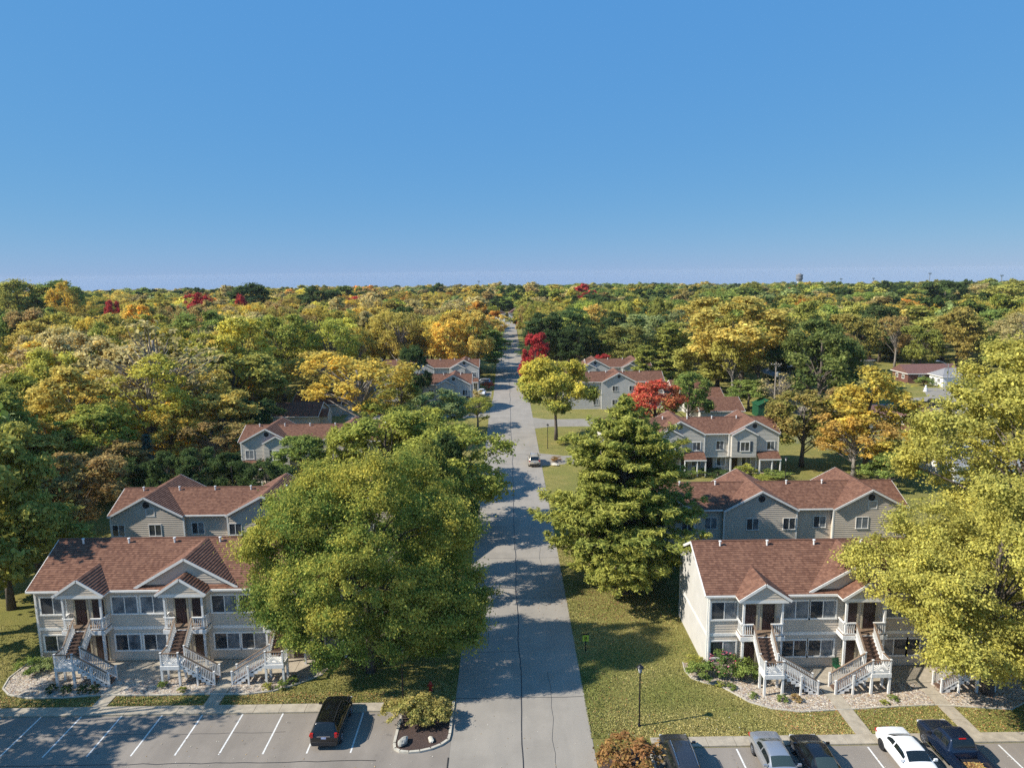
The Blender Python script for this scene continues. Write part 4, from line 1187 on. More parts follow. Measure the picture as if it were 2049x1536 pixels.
        o = leaf_sheet('fallen_leaves', pos, .06, r, [(.42, .26, .07), (.36, .16, .05), (.45, .36, .12), (.24, .12, .05)]); o.parent = root; o['kind'] = 'stuff'
    return root

def leaf_sheet(name, pos, size, r, palette):
    n = len(pos); a = r.uniform(0, 6.28, n); s = size * r.uniform(.6, 1.3, n)
    u = np.stack([np.cos(a), np.sin(a), r.uniform(-.35, .35, n)], 1) * s[:, None]; v = np.stack([-np.sin(a), np.cos(a), r.uniform(-.35, .35, n)], 1) * (s * .7)[:, None]
    V = np.stack([pos - u, pos - v * .9, pos + u, pos + v * .9], 1).reshape(-1, 3); F = np.arange(4 * n).reshape(-1, 4)
    pal = np.array(palette); c = pal[r.randint(0, len(pal), n)] * r.uniform(.7, 1.25, (n, 1))
    o = bpy.data.objects.new(name, np_mesh(name, V, F, np.concatenate([c, np.ones((n, 1))], 1), 'pebble')); COL.objects.link(o)
    return o

def px_ground(x, y, z=0): return onz(x, y, z)
PI = math.pi
car('suv', 'paint_black', -11.85, 42.4, R(0), 'black SUV with roof ribs parked in the left lot')
car('suv', 'paint_graphite', 10.15, 37.85, R(0), 'graphite SUV with silver roof rails, leftmost of the front row')
car('sedan', 'paint_silver', 15.85, 37.75, PI, 'silver sedan parked nose toward the viewer between two dark cars', glass='car_glass_green')
car('sedan', 'paint_black', 18.35, 37.75, R(0), 'black sedan showing red tail lights and a plate beside the silver sedan', glass='car_glass_green')
car('sedan', 'paint_white', 24.0, 38.0, PI, 'white sedan with dark windscreen beside the navy pickup', rim='rim_dark')
car('truck', 'paint_navy', 27.0, 38.15, R(0), 'navy pickup truck with fallen leaves in its open bed', 'pickup truck', name='pickup_truck')
car('suv', 'paint_tan', 4.05, 106.6, R(0), 'tan SUV standing at the street edge by the driveway', glass='car_glass', parts=False)
car('sedan', 'paint_white', -6.3, 170.2, PI, 'white car parked on the drive beside the cream townhouse', parts=False)
car('suv', 'paint_silver', -6.4, 186.0, R(80), 'pale car half hidden by shrubs beyond the cream townhouse', parts=False)
car('truck', 'paint_night', 91.5, 147.5, R(-75), 'dark pickup on the side street behind the hipped brown roof', 'pickup truck', name='pickup_truck', parts=False)

# ------------------------------------------------------------------ street furniture
def lamp_post(x, y, h, label, lean=0.0):
    root = empty('lamp_post', (x, y, 0)); tag(root, label, 'lamp post', 'lantern posts along the street')
    mb = MB(); mb.lathe([(.10, 0), (.10, .12), (.065, .2), (.055, .5), (.048, h - .62), (.07, h - .60), (.07, h - .56)], (0, 0, 0), 12); mb.build('pole', 'pole_black', root)
    mb = MB(); mb.lathe([(.09, h - .56), (.17, h - .20), (.17, h - .19)], (0, 0, 0), 6); lan = mb.build('lantern', 'lantern_glass', root)
    mb = MB()
    for k in range(6):
        a = 2 * PI * k / 6; mb.beam((.092 * math.cos(a), .092 * math.sin(a), h - .56), (.175 * math.cos(a), .175 * math.sin(a), h - .19), .02, .02)
    mb.build('cage', 'pole_black', lan)
    mb = MB(); mb.lathe([(.24, h - .19), (.23, h - .16), (.10, h - .05), (.04, h - .03), (.05, h + .02), (.0, h + .06)], (0, 0, 0), 12); mb.build('cap', 'pole_black', lan)
lamp_post(8.45, 42.08, 4.4, 'black lantern post on the lawn beside the parked cars')
lamp_post(-7.55, 44.9, 4.3, 'black lantern post in the shade of the big maple')
lamp_post(6.75, 116.0, 4.3, 'black lantern post by the driveway beyond the tan SUV')
lamp_post(38.2, 93.0, 4.3, 'black lantern post on the lawn before the shuttered townhouses')

root = empty('yard_sign', (5.95, 51.4, 0)); tag(root, 'small yellow sign with black figure on a black post by the road', 'sign')
mb = MB(); mb.box(-.04, .04, -.04, .04, 0, .95); mb.build('post', 'pole_black', root)
mb = MB(); mb.box(-.24, .24, -.03, .03, .86, 1.40); mb.build('panel', 'sign_yellow', root)
mb = MB(); mb.box(-.245, .245, -.045, .045, 1.405, 1.50); mb.build('top_band', 'black', root)
mb = MB()
for s in (0, 1):
    for (a, b, c, d) in ((-.09, .09, .0, .035), (-.09, .09, .10, .135), (-.09, -.05, .035, .10), (.05, .09, .035, .10)):
        mb.box(a, b, -.043, -.032, 1.03 + c + s * .11, 1.03 + d + s * .11)
mb.build('figure', 'black', root)

root = empty('fire_hydrant', (-5.8, 46.4, 0)); tag(root, 'red fire hydrant in the shade under the big maple', 'fire hydrant')
mb = MB(); mb.lathe([(.16, 0), (.16, .05), (.11, .08), (.11, .52), (.14, .54), (.13, .60), (.09, .68), (.03, .72), (.03, .77)], (0, 0, 0), 12); mb.build('barrel', 'hydrant_red', root)
mb = MB()
for s in (-1, 1): mb.lathe([(.055, .08 * s), (.055, .18 * s), (.065, .18 * s), (.065, .21 * s)], (0, 0, .42), 10, 'x')
mb.build('nozzle', 'hydrant_red', root)
mb = MB(); mb.lathe([(.075, -.08), (.075, -.18), (.085, -.18), (.085, -.22)], (0, 0, .38), 10, 'y'); mb.build('nozzle', 'hydrant_red', root)

def rock(x, y, s, m, label, seed, sq=.65, z=0.02):
    r = random.Random(seed); mb = MB(); n = 12
    prof = [(.02, .0), (.8, .06), (1.0, .35), (.9, .68), (.55, .92), (.05, 1.0)]
    k0 = 0
    for rr, h in prof:
        for j in range(n):
            a = 2 * PI * j / n; q = rr * (1 + .25 * math.sin(a * 2 + seed) * rr + r.uniform(-.2, .16)); mb.v.append((s * q * math.cos(a), s * .75 * q * math.sin(a), s * sq * 1.5 * h))
    for i in range(len(prof) - 1):
        for j in range(n): mb.f.append((i * n + j, i * n + (j + 1) % n, (i + 1) * n + (j + 1) % n, (i + 1) * n + j)); mb.uv.append(None)
    o = mb.build('boulder', m, None, smooth=False, loc=(x, y, z)); o.rotation_euler[2] = seed; tag(o, label, 'boulder')
p = onz(806, 1494); rock(p.x, p.y + .2, .42, 'boulder', 'grey boulder at the tip of the kerbed planting island', 1, .6, .09)
p = onz(862, 1488); rock(p.x, p.y + .2, .27, 'boulder_pale', 'small pale stone near the road side of the planting island', 2, .5, .09)
p = onz(1110, 931); rock(p.x, p.y, .6, 'boulder_pale', 'pale boulder on the verge beside the tan SUV', 3, .4)

def utility_pole(x, y, h, label, arms=2, transformer=False):
    root = empty('utility_pole', (x, y, 0)); tag(root, label, 'utility pole')
    mb = MB(); mb.lathe([(.17, 0), (.15, h * .5), (.11, h)], (0, 0, 0), 10); mb.build('pole', 'pole_wood', root)
    for k in range(arms):
        mb = MB(); mb.box(-1.1, 1.1, -.16, -.06, h - .5 - k * .9, h - .38 - k * .9); a = mb.build('crossarm', 'pole_wood', root)
        for xx in (-.95, -.4, .4, .95):
            mb = MB(); mb.lathe([(.03, 0), (.06, .05), (.03, .16)], (xx, -.11, h - .38 - k * .9), 8); mb.build('insulator', 'pvc', a)
    if transformer:
        mb = MB(); mb.lathe([(.24, 0), (.26, .05), (.26, .85), (.2, .92)], (.3, -.1, h - 2.9), 12); mb.build('transformer', 'galv', root)
utility_pole(53.3, 137.0, 11.6, 'wooden utility pole beside the green shed', 1, True)
utility_pole(72.4, 114.3, 8.4, 'wooden utility pole in front of the hipped brown house', 1)
for i, (x, y, Y) in enumerate(((1028, 595, 560), (795, 600, 520))):
    p = ony(x, y, Y); utility_pole(p.x, p.y, max(10, p.z), ('distant utility pole above the end of the street', 'distant utility pole above the trees left of the street')[i], 1)

root = empty('street_light', (99.3, 155.2, 0)); tag(root, 'tall galvanised street light with a curved arm on the side street', 'street light')
mb = MB(); mb.lathe([(.16, 0), (.12, 2), (.085, 8.4)], (0, 0, 0), 12); mb.build('pole', 'galv', root)
mb = MB(); mb.tube([(0, 0, 7.2), (-.5, 0, 8.1), (-1.3, 0, 8.75), (-2.2, 0, 9.0)], [.06, .055, .05, .045], 8); mb.tube([(0, 0, 8.3), (-.6, 0, 8.4), (-1.3, 0, 8.72)], .035, 6); mb.build('arm', 'galv', root)
mb = MB(); mb.lathe([(.02, -.02), (.15, .0), (.17, .3), (.10, .72), (.03, .78)], (-2.9, 0, 9.02), 10, 'x'); mb.build('lamp_head', 'galv', root)

# green shed, chain-link fence, bins
root = empty('garden_shed', (53.0, 141.0, 0)); tag(root, 'dark green shed with a pitched roof behind a wire fence', 'shed')
mb = MB(); siding(mb, 'x', -1.8, -1, 0, 2.5, lambda z: -2.0, lambda z: 2.0, .25); siding(mb, 'x', 1.8, 1, 0, 2.5, lambda z: -2.0, lambda z: 2.0, .25)
for xx, sg in ((-2, -1), (2, 1)): siding(mb, 'y', xx, sg, 0, 2.5, lambda z: -1.8, lambda z: 1.8, .25)
mb.face([(-2, -1.8, 2.5), (2, -1.8, 2.5), (0, -1.8, 3.5)]); mb.face([(2, 1.8, 2.5), (-2, 1.8, 2.5), (0, 1.8, 3.5)]); mb.build('wall', 'green_shed', root)
mb = MB(); mb.quad((-2.25, 2.0, 2.42), (-2.25, -2.0, 2.42), (0, -2.0, 3.6), (0, 2.0, 3.6)); mb.quad((2.25, -2.0, 2.42), (2.25, 2.0, 2.42), (0, 2.0, 3.6), (0, -2.0, 3.6)); mb.build('roof', 'green_shed', root)
mb = MB(); mb.box(-.6, .6, -1.86, -1.83, .1, 2.1); mb.build('door', 'black', root)

def wire_fence(pts, h, label):
    root = empty('wire_fence', (*pts[0], 0)); tag(root, label, 'fence'); ox, oy = pts[0]
    for a, b in zip(pts[:-1], pts[1:]):
        A = Vector((a[0] - ox, a[1] - oy, 0)); Bv = Vector((b[0] - ox, b[1] - oy, 0)); n = max(1, int((Bv - A).length / 2.6))
        for k in range(n):
            p = A.lerp(Bv, k / n); mb = MB(); mb.lathe([(.035, 0), (.035, h), (.0, h + .04)], p, 8); mb.build('post', 'chain', root)
        mb = MB(); mb.tube([A + Vector((0, 0, h)), Bv + Vector((0, 0, h))], .02, 6); mb.build('top_rail', 'chain', root)
        mb = MB(); d = (Bv - A); Ln = d.length; d.normalize(); s = .3
        x = -h
        while x < Ln:
            t0 = max(0, x); t1 = min(Ln, x + h)
            mb.beam(A + d * t0 + Vector((0, 0, t0 - x)), A + d * t1 + Vector((0, 0, t1 - x)), .012, .012); mb.beam(A + d * t0 + Vector((0, 0, h - (t0 - x))), A + d * t1 + Vector((0, 0, h - (t1 - x))), .012, .012)
            x += s
        o = mb.build('wire_mesh', 'chain', root); o['kind'] = 'stuff'
wire_fence([(47.5, 131), (48.2, 120), (53.5, 112)], 1.8, 'chain link fence running from the green shed toward the trees')
wire_fence([(55.0, 150), (66, 150)], 1.4, 'low chain link fence in the sunlit yard beyond the green shed')

root = empty('waste_bin', (24.2, 90.2, 0)); tag(root, 'green domed bin seen above the grey townhouse roof', 'waste bin')
mb = MB(); mb.lathe([(.9, 0), (1.0, 1.1), (1.0, 1.15)], (0, 0, 0), 18); mb.build('body', 'green_bin', root)
mb = MB(); mb.lathe([(1.05, 1.15), (1.0, 1.3), (.75, 1.6), (.3, 1.78), (.02, 1.82)], (0, 0, 0), 18); mb.build('lid', 'green_bin', root, smooth=True)
root = empty('waste_bin', (111.2, 171.6, 0)); tag(root, 'blue wheeled bin beside the white garage', 'waste bin')
mb = MB(); mb.lathe([(.28, 0), (.36, 1.0)], (0, 0, 0), 4); mb.build('body', 'blue_bin', root)
mb = MB(); mb.box(-.36, .36, -.36, .4, 1.0, 1.1); mb.build('lid', 'blue_bin', root)
for sd in (-1, 1):
    mb = MB(); mb.lathe([(.1, -.04), (.1, .04)], (.22 * sd, .28, .1), 10, 'x'); mb.build('wheel', 'tyre', root)
root = empty('lawn_ornament', (101.7, 166.9, 0)); tag(root, 'white lawn ornament on the grass before the white garage', 'ornament')
mb = MB(); mb.lathe([(.5, 0), (.55, .15), (.3, .6), (.38, .9), (.15, 1.2), (.24, 1.42), (.02, 1.65)], (0, 0, 0), 12); mb.build('figure', 'white_wall', root, smooth=True)
mb = MB(); mb.box(-.6, .6, -.6, .6, -.02, .06); mb.build('plinth', 'concrete', root)
# patio chair by the right-hand block
root = empty('patio_chair', (24.35, 47.9, .05), R(10)); tag(root, 'dark green patio chair against the wall behind the parked cars', 'chair')
mb = MB(); mb.box(-.28, .28, -.26, .26, .40, .44); mb.build('seat', 'green_shed', root)
mb = MB(); mb.beam((0, .26, .44), (0, .36, .98), .54, .03, (0, 1, 0)); mb.build('backrest', 'green_shed', root)
for sx in (-1, 1):
    for sy in (-1, 1): mb = MB(); mb.beam((sx * .25, sy * .23, 0), (sx * .25, sy * .23, .4), .035, .035, (1, 0, 0)); mb.build('leg', 'black', root)
    mb = MB(); mb.box(sx * .28 - .03, sx * .28 + .03, -.26, .28, .62, .65); mb.build('armrest', 'green_shed', root)

# control tower and masts on the skyline
p = ony(1600, 547, 1100)
zt = terrain(p.x, p.y)
root = empty('control_tower', (p.x, p.y, zt)); tag(root, 'pale control tower with dark cab on the horizon', 'tower')
h = p.z - zt
mb = MB(); mb.lathe([(3.2, 0), (2.9, h - 13), (4.0, h - 12)], (0, 0, 0), 16); mb.build('shaft', 'white_wall', root)
mb = MB(); mb.lathe([(3.4, h - 12), (5.4, h - 8), (5.4, h - 6.6), (4.6, h - 6.5), (5.3, h - 2.5), (5.3, h - 1.8), (2.6, h - 1.0), (2.2, h)], (0, 0, 0), 16); mb.build('cab', 'grey_roof', root)
for i, (x, y, Y, lab) in enumerate(((1683, 557, 900, 'thin light mast right of the control tower'), (1748, 556, 900, 'thin light mast, second to the right of the control tower'), (1861, 546, 760, 'thin light mast above the dark trees on the right skyline'), (2005, 550, 700, 'thin light mast at the far right of the skyline'), (958, 562, 900, 'slim mast on the skyline above the street'), (720, 575, 770, 'white flag mast beside the long white warehouse'))):
    p = ony(x, y, Y); zt = terrain(p.x, p.y)
    root = empty('light_mast', (p.x, p.y, zt)); tag(root, lab, 'mast', 'masts on the skyline')
    h = p.z - zt; mb = MB(); mb.lathe([(.55, 0), (.38, h - 1)], (0, 0, 0), 8); mb.build('pole', 'galv', root)
    mb = MB(); mb.box(-1.6, 1.6, -.5, .5, h - 1.2, h); mb.build('lamp_head', 'galv', root)
# ------------------------------------------------------------------ trees
PAL = {
 'ochre': ((.385, .295, .070), (.27, .225, .055)), 'olive': ((.175, .178, .040), (.255, .235, .055)), 'green': ((.085, .128, .030), (.17, .195, .045)),
 'dkgreen': ((.032, .056, .018), (.060, .085, .024)), 'ygreen': ((.27, .26, .048), (.15, .17, .034)), 'yellow': ((.42, .355, .065), (.30, .275, .06)),
 'gold': ((.43, .295, .045), (.30, .245, .055)), 'orange': ((.44, .18, .035), (.33, .22, .05)), 'rust': ((.25, .15, .06), (.20, .17, .055)),
 'red': ((.34, .035, .036), (.22, .035, .03)), 'pale': ((.23, .255, .105), (.15, .185, .06)), 'brown': ((.27, .22, .11), (.32, .265, .095)),
 'maple': ((.078, .125, .026), (.36, .295, .052)), 'pine': ((.088, .125, .026), (.27, .255, .055)), 'lemon': ((.325, .285, .060), (.20, .195, .046)),
 'redgreen': ((.46, .045, .05), (.22, .12, .04)), 'spruce': ((.045, .07, .055), (.08, .11, .085)), 'bushred': ((.17, .13, .035), (.22, .10, .04)),
}
GAIN = 1.95
def unit(v): return v / (np.linalg.norm(v, axis=-1, keepdims=True) + 1e-9)
def leaf_quads(P, Nrm, size, aspect, rs, along=None):
    n = len(P)
    t = rs.normal(size=(n, 3)) if along is None else along + rs.normal(size=(n, 3)) * .35
    u = unit(t - Nrm * np.sum(t * Nrm, 1, keepdims=True)); v = np.cross(Nrm, u)
    s = size[:, None]
    bend = Nrm * s * .18
    V = np.stack([P - u * s, P - v * s * aspect + bend * .5, P + u * s - bend, P + v * s * aspect + bend * .5], 1).reshape(-1, 3)
    return V, np.arange(4 * n).reshape(-1, 4)

def trunk_mesh(name, seed, H, r0, top, tips, nlimb, m='bark', zb=2.0):
    rs = np.random.RandomState(seed + 99); mb = MB()
    pts = []; k = 6
    for i in range(k + 1):
        f = i / k; pts.append((rs.uniform(-.03, .03) * H * f * .6, rs.uniform(-.03, .03) * H * f * .6, top * f))
    mb.tube(pts, [r0 * (1.25 if i == 0 else 1) * (1 - .75 * i / k) for i in range(k + 1)], 8)
    if len(tips):
        sel = rs.permutation(len(tips))[:nlimb]
        for q in sel:
            e = Vector(tips[q]); f = min(.95, max(zb / top * .7, (e.z / top) * rs.uniform(.45, .75)))
            i = min(k - 1, int(f * k)); a = Vector(pts[i]).lerp(Vector(pts[i + 1]), f * k - i)
            mid1 = a.lerp(e, .4) + Vector((rs.uniform(-.3, .3), rs.uniform(-.3, .3), .10 * (e - a).length)); mid2 = a.lerp(e, .75) + Vector((rs.uniform(-.3, .3), rs.uniform(-.3, .3), .08 * (e - a).length))
            rr = r0 * (1 - .7 * f) * rs.uniform(.32, .5); mb.tube([a, mid1, mid2, e], [rr, rr * .65, rr * .38, rr * .12], 5, False)
    return mb.mesh(name, m, smooth=True)

def deciduous(name, seed, H, Rr, zb, nc, nl, leaf, form='round', lump=.30, rc=(.15, .25), nlimb=16, grad=.25, bark='bark', topf=.72, shell=2.4, mix0=.42, lobes=13, spread=.46, low=1.62):
    """a crown of uneven boughs: lobes around the crown, leaf sprays over each lobe, leaves in each spray"""
    rs = np.random.RandomState(seed)
    hh = (H - zb) / 2; cz = zb + hh
    # boughs spread evenly over the crown (golden-angle), then jittered
    i = np.arange(lobes) + .5; zz = 1 - low * i / lobes; ph = i * 2.39996 + rs.uniform(0, 6.28)
    D = unit(np.stack([np.sqrt(np.maximum(0.02, 1 - zz ** 2)) * np.cos(ph), np.sqrt(np.maximum(0.02, 1 - zz ** 2)) * np.sin(ph), zz], 1) + rs.normal(size=(lobes, 3)) * .16)
    lr = rs.uniform(.25, .44, lobes) * (1.18 if lobes < 10 else 1)
    rad = np.clip(1 - lr * rs.uniform(.72, 1.08, lobes) + lump * rs.normal(size=lobes) * .22, .30, .92)
    zn = D[:, 2] * rad
    xy = {'spread': 1.0 + .22 * zn, 'oval': 1 - .16 * zn, 'cone': np.clip(.62 - .48 * zn, .08, 1.2), 'vase': .82 + .32 * zn, 'round': 1 - .08 * zn}[form]
    LC = np.stack([D[:, 0] * rad * xy, D[:, 1] * rad * xy, zn], 1)
    li = rs.choice(lobes, nc, p=lr ** 2 / (lr ** 2).sum())
    od = unit(LC[li] * .75 + rs.normal(size=(nc, 3)) * .62 + np.array([0, 0, .12]))
    q = rs.uniform(.35, 1.0, nc) ** .5
    U = LC[li] + od * (lr[li] * q)[:, None] * np.array([1, 1, .86])
    C = U * np.array([Rr, Rr, hh * .98]) + np.array([0, 0, cz]); C[:, 2] = np.maximum(C[:, 2], zb * .75)
    rcl = rs.uniform(rc[0], rc[1], nc) * Rr * .78
    n = nc * nl; ci = np.repeat(np.arange(nc), nl)
    g3 = rs.normal(size=(n, 3)); d2 = unit(g3)
    off = g3 * (spread * rcl[ci])[:, None] * rs.uniform(.5, 1.5, (nc, 3))[ci]; off[:, 2] *= .62
    P = C[ci] + off
    out = od[ci]
    Nn = unit(d2 * .25 + out * .50 + np.array([0, 0, .34]) + rs.normal(size=(n, 3)) * .55)
    sz = leaf * rs.uniform(.6, 1.4, n)
    V, F = leaf_quads(P, Nn, sz, .62, rs)
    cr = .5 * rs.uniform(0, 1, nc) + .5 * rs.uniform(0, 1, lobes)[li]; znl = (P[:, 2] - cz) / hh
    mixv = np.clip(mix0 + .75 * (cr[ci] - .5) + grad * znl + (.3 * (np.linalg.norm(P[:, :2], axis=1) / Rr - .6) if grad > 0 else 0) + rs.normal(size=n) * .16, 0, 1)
    br = np.clip(rs.normal(1.0, .22, n) * (.80 + .40 * rs.uniform(0, 1, nc)[ci]), .35, 1.8)
    cols = np.stack([mixv, br, np.zeros(n), np.ones(n)], 1)
    crown = np_mesh(name + '_crown', V, F, cols, 'leaf')
    tr = trunk_mesh(name + '_trunk', seed, H, H * .019 + .06, zb + (H - zb) * topf, C, nlimb, bark, zb)
    return crown, tr

def conifer(name, seed, H, Rr, zb, leaf, whorl=.62, per=6, tuft=9, dens=1.0, droop=0.02, profile=None, irregular=.35):
    rs = np.random.RandomState(seed)
    mb = MB(); mb.tube([(0, 0, 0), (0, 0, H * .5), (.1, 0, H * .97)], [H * .020 + .08, H * .012 + .04, .03], 8)
    Ps, Ns, Al, Mx = [], [], [], []
    z = zb
    while z < H - .3:
        fz = (z - zb) / (H - zb)
        L0 = Rr * (profile(fz) if profile else (1 - fz) ** .8)
        for k in range(per):
            a = rs.uniform(0, 2 * math.pi); L = L0 * rs.uniform(1 - irregular, 1 + irregular * .35)
            if L < .25: L = .25
            dr = np.array([math.cos(a), math.sin(a), 0]); lift = rs.uniform(-.03, .22) + .25 * fz
            nseg = max(3, int(L / .34 * dens))
            tcl = rs.uniform(0, 1)
            for s in range(nseg):
                t = (s + rs.uniform(.2, .9)) / nseg
                if t < .22 and L > 2: continue
                wdt = L * .20 * math.sin(min(1, t * 1.15) * math.pi * .82) + .12
                zz = z + L * (lift * t - droop * t * t) + .10 * L * t * t
                for q in range(2 if L > 1.2 else 1):
                    lat = rs.uniform(-1, 1) * wdt
                    c = np.array([dr[0] * L * t - dr[1] * lat, dr[1] * L * t + dr[0] * lat, zz + rs.uniform(-.12, .12)])
                    for e in range(tuft):
                        u3 = rs.normal(size=3) * .55 + dr * .8 + np.array([-dr[1] * lat, dr[0] * lat, 0]) * .35 / (wdt + .1) + np.array([0, 0, .55])
                        u3 = u3 / np.linalg.norm(u3)
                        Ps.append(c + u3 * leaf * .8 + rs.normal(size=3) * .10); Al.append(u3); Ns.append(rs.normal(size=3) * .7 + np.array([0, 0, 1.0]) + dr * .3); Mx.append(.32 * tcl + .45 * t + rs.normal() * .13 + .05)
            if L > 1.5: mb.tube([(0, 0, z), tuple(dr * L * .5 + np.array([0, 0, z + L * .5 * lift])), tuple(dr * L * .95 + np.array([0, 0, z + L * (lift + .06)]))], [.06 + .012 * L, .04, .012], 4, False)
        z += whorl * rs.uniform(.7, 1.3)
    P = np.array(Ps); Al = np.array(Al); n = len(P)
    sz = leaf * rs.uniform(.7, 1.3, n)
    V, F = leaf_quads(P, unit(np.array(Ns)), sz, .30, rs, Al)
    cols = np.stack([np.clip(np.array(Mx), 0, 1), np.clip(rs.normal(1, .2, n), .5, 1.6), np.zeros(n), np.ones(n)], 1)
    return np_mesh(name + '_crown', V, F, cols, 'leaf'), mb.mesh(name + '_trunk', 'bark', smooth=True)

PROTO = {}
def proto(key, H, Rr, pair): PROTO[key] = (H, Rr, pair[0], pair[1])
NH, NR = 16.0, 5.5
for k in range(4): proto('round%d' % k, NH, NR, deciduous('round_tree', 20 + k, NH, NR, 2.2, 210, 84, .20, 'round', .42))
for k in range(3): proto('oval%d' % k, NH, NR, deciduous('oval_tree', 30 + k, NH, NR, 2.0, 210, 84, .20, 'oval', .40, (.14, .23)))
for k in range(2): proto('spread%d' % k, NH, NR, deciduous('spread_tree', 40 + k, NH, NR, 3.4, 200, 84, .20, 'spread', .35, (.15, .24)))
for k in range(3): proto('sparse%d' % k, NH, NR, deciduous('sparse_tree', 50 + k, NH, NR, 3.0, 220, 40, .165, 'vase', .35, (.12, .2), 60, .25, 'bark_pale', .7, 2.6))
proto('bare', NH, NR, deciduous('bare_tree', 57, NH, NR, 4.5, 170, 6, .22, 'spread', .3, (.10, .16), 120, .2, 'bark_pale', .8, 2.4))
for k in range(2): proto('conifer%d' % k, NH, 4.2, conifer('conifer_tree', 60 + k, NH, 4.2, 1.2, .30, .62, 6, 6))
proto('softpine', NH, 4.8, conifer('soft_pine_tree', 66, NH, 4.8, 1.6, .32, .7, 6, 6, 1.0, .02, lambda f: (1 - f) ** .55 * (.75 + .25 * math.sin(f * 9))))
proto('fir', NH, 3.4, conifer('fir_tree', 68, NH, 3.4, .6, .26, .5, 7, 5, 1.0, .10))
for k in range(3): proto('shrub%d' % k, 2.0, 1.2, deciduous('shrub', 70 + k, 2.0, 1.2, .05, 60, 42, .075, 'round', .35, (.2, .34), 10, .25, 'bark', .5, 2.0, lobes=9))
proto('ball', 1.0, .6, deciduous('ball_shrub', 77, 1.0, .6, .0, 46, 34, .045, 'round', .12, (.2, .3), 5, .1, 'bark', .4, 2.6, lobes=14))

def plant(key, x, y, H, Rr, pal, label, cat='tree', name=None, group=None, rz=None, z=None, seed=None):
    pH, pR, cm, tm = PROTO[key]
    nm = name or 'tree'
    root = empty(nm, (x, y, terrain(x, y) if z is None else z), (hash((round(x, 2), round(y, 2))) % 628) / 100 if rz is None else rz)
    root.scale = (Rr / pR, Rr / pR, H / pH)
    tag(root, label, cat, group)
    t = bpy.data.objects.new('trunk' if cat == 'tree' else 'stems', tm); COL.objects.link(t); t.parent = root
    c = bpy.data.objects.new('crown' if cat == 'tree' else 'foliage', cm); COL.objects.link(c); c.parent = root
    a, b = PAL[pal] if isinstance(pal, str) else pal
    c['tint'] = [v * GAIN + .012 for v in a]; c['tint2'] = [v * GAIN + .012 for v in b]
    return root
TREES = []     # (x, y, radius) taken spots
def tpx(key, cx, top, wpx, Y, pal, label, name='tree', hmin=2.0, rz=None, group=None, wide=1.0):
    """a tree from the photo: crown centre and top in photo pixels, its distance Y along the street"""
    p = ony(cx, top, Y); zg = terrain(p.x, Y)
    Rr = wpx / 2 / 1400.0 * (Y * math.cos(PITCH) + 2) * wide
    H = max(hmin, p.z - zg)
    TREES.append((p.x, Y, Rr))
    return plant(key, p.x, Y, H, Rr, pal, label, 'tree', name, group, rz)

# ---- the large trees near the camera, each with its own crown
def hero(key, H, Rr, pair): proto(key, H, Rr, pair)
hero('maple_a', 16.2, 9.6, deciduous('maple', 1, 16.2, 9.6, 0.2, 800, 370, .092, 'round', .34, (.09, .16), 46, .30, mix0=.19, lobes=36, low=1.95))
hero('maple_b', 18.0, 8.0, deciduous('maple', 2, 18.0, 8.0, 2.0, 480, 170, .15, 'oval', .34, (.10, .18), 34, .42, mix0=.34, lobes=18))
hero('honey_a', 15.0, 8.4, deciduous('street_tree', 3, 15.0, 8.4, 1.8, 660, 270, .088, 'round', .4, (.09, .16), 70, .10, lobes=32, low=1.85))
hero('honey_b', 21.0, 8.5, deciduous('street_tree', 4, 21.0, 8.5, 1.2, 600, 230, .112, 'oval', .4, (.10, .17), 60, .15, lobes=30, low=1.85))
hero('street_c', 12.0, 6.5, deciduous('street_tree', 5, 12.0, 6.5, 3.2, 300, 105, .17, 'spread', .8, (.11, .20), 36, .55, mix0=.26))
hero('thin_d', 13.0, 6.5, deciduous('street_tree', 6, 13.0, 6.5, 2.0, 300, 58, .15, 'vase', .45, (.10, .18), 120, .2, 'bark', .75, 2.2))
hero('pine', 19.0, 8.2, conifer('pine', 8, 19.0, 8.2, 2.2, .20, .44, 7, 15, 1.25, .02, lambda f: (.62 + .9 * f if f < .22 else (.82 + .18 * math.sin(f * 11)) * (1 - ((f - .22) / .78) ** 1.5)) * 1.0, .30))

def at(key, x, y, pal, label, H=None, Rr=None, rz=None, name='tree'):
    pH, pR = PROTO[key][:2]; TREES.append((x, y, (Rr or pR)))
    return plant(key, x, y, H or pH, Rr or pR, pal, label, 'tree', name, None, rz)
mp = at('maple_a', -10.6, 48.9, 'maple', 'large green maple turning yellow between the block and the road', 17.4, 8.9, 0.0, 'maple_tree'); mp.scale[1] *= .60
at('maple_b', -8.0, 62.3, ((.045, .075, .018), (.20, .19, .035)), 'dark maple right behind the large green maple', 14.6, 4.5, 1.2, 'maple_tree')
at('pine', 10.6, 61.6, 'pine', 'large green pine on the lawn right of the road', 18.6, 9.6, 2.0, 'pine_tree')
at('honey_a', 33.6, 45.0, 'lemon', 'yellow-green tree in front of the block at the right edge', 15.2, 8.3, .3)
at('honey_b', 48.5, 61.5, 'lemon', 'tall yellow tree rising at the right edge behind the nearer yellow-green tree', 24.5, 10.4, .0)
at('street_c', 8.6, 122.1, ((.095, .13, .03), (.42, .345, .055)), 'yellow topped street tree with bare lower trunk by the driveway', 14.6, 7.2, .8)
at('thin_d', -6.7, 78.0, 'ygreen', 'thin yellow-green tree leaning its twigs over the road', 13.0, 7.8, 2.2)

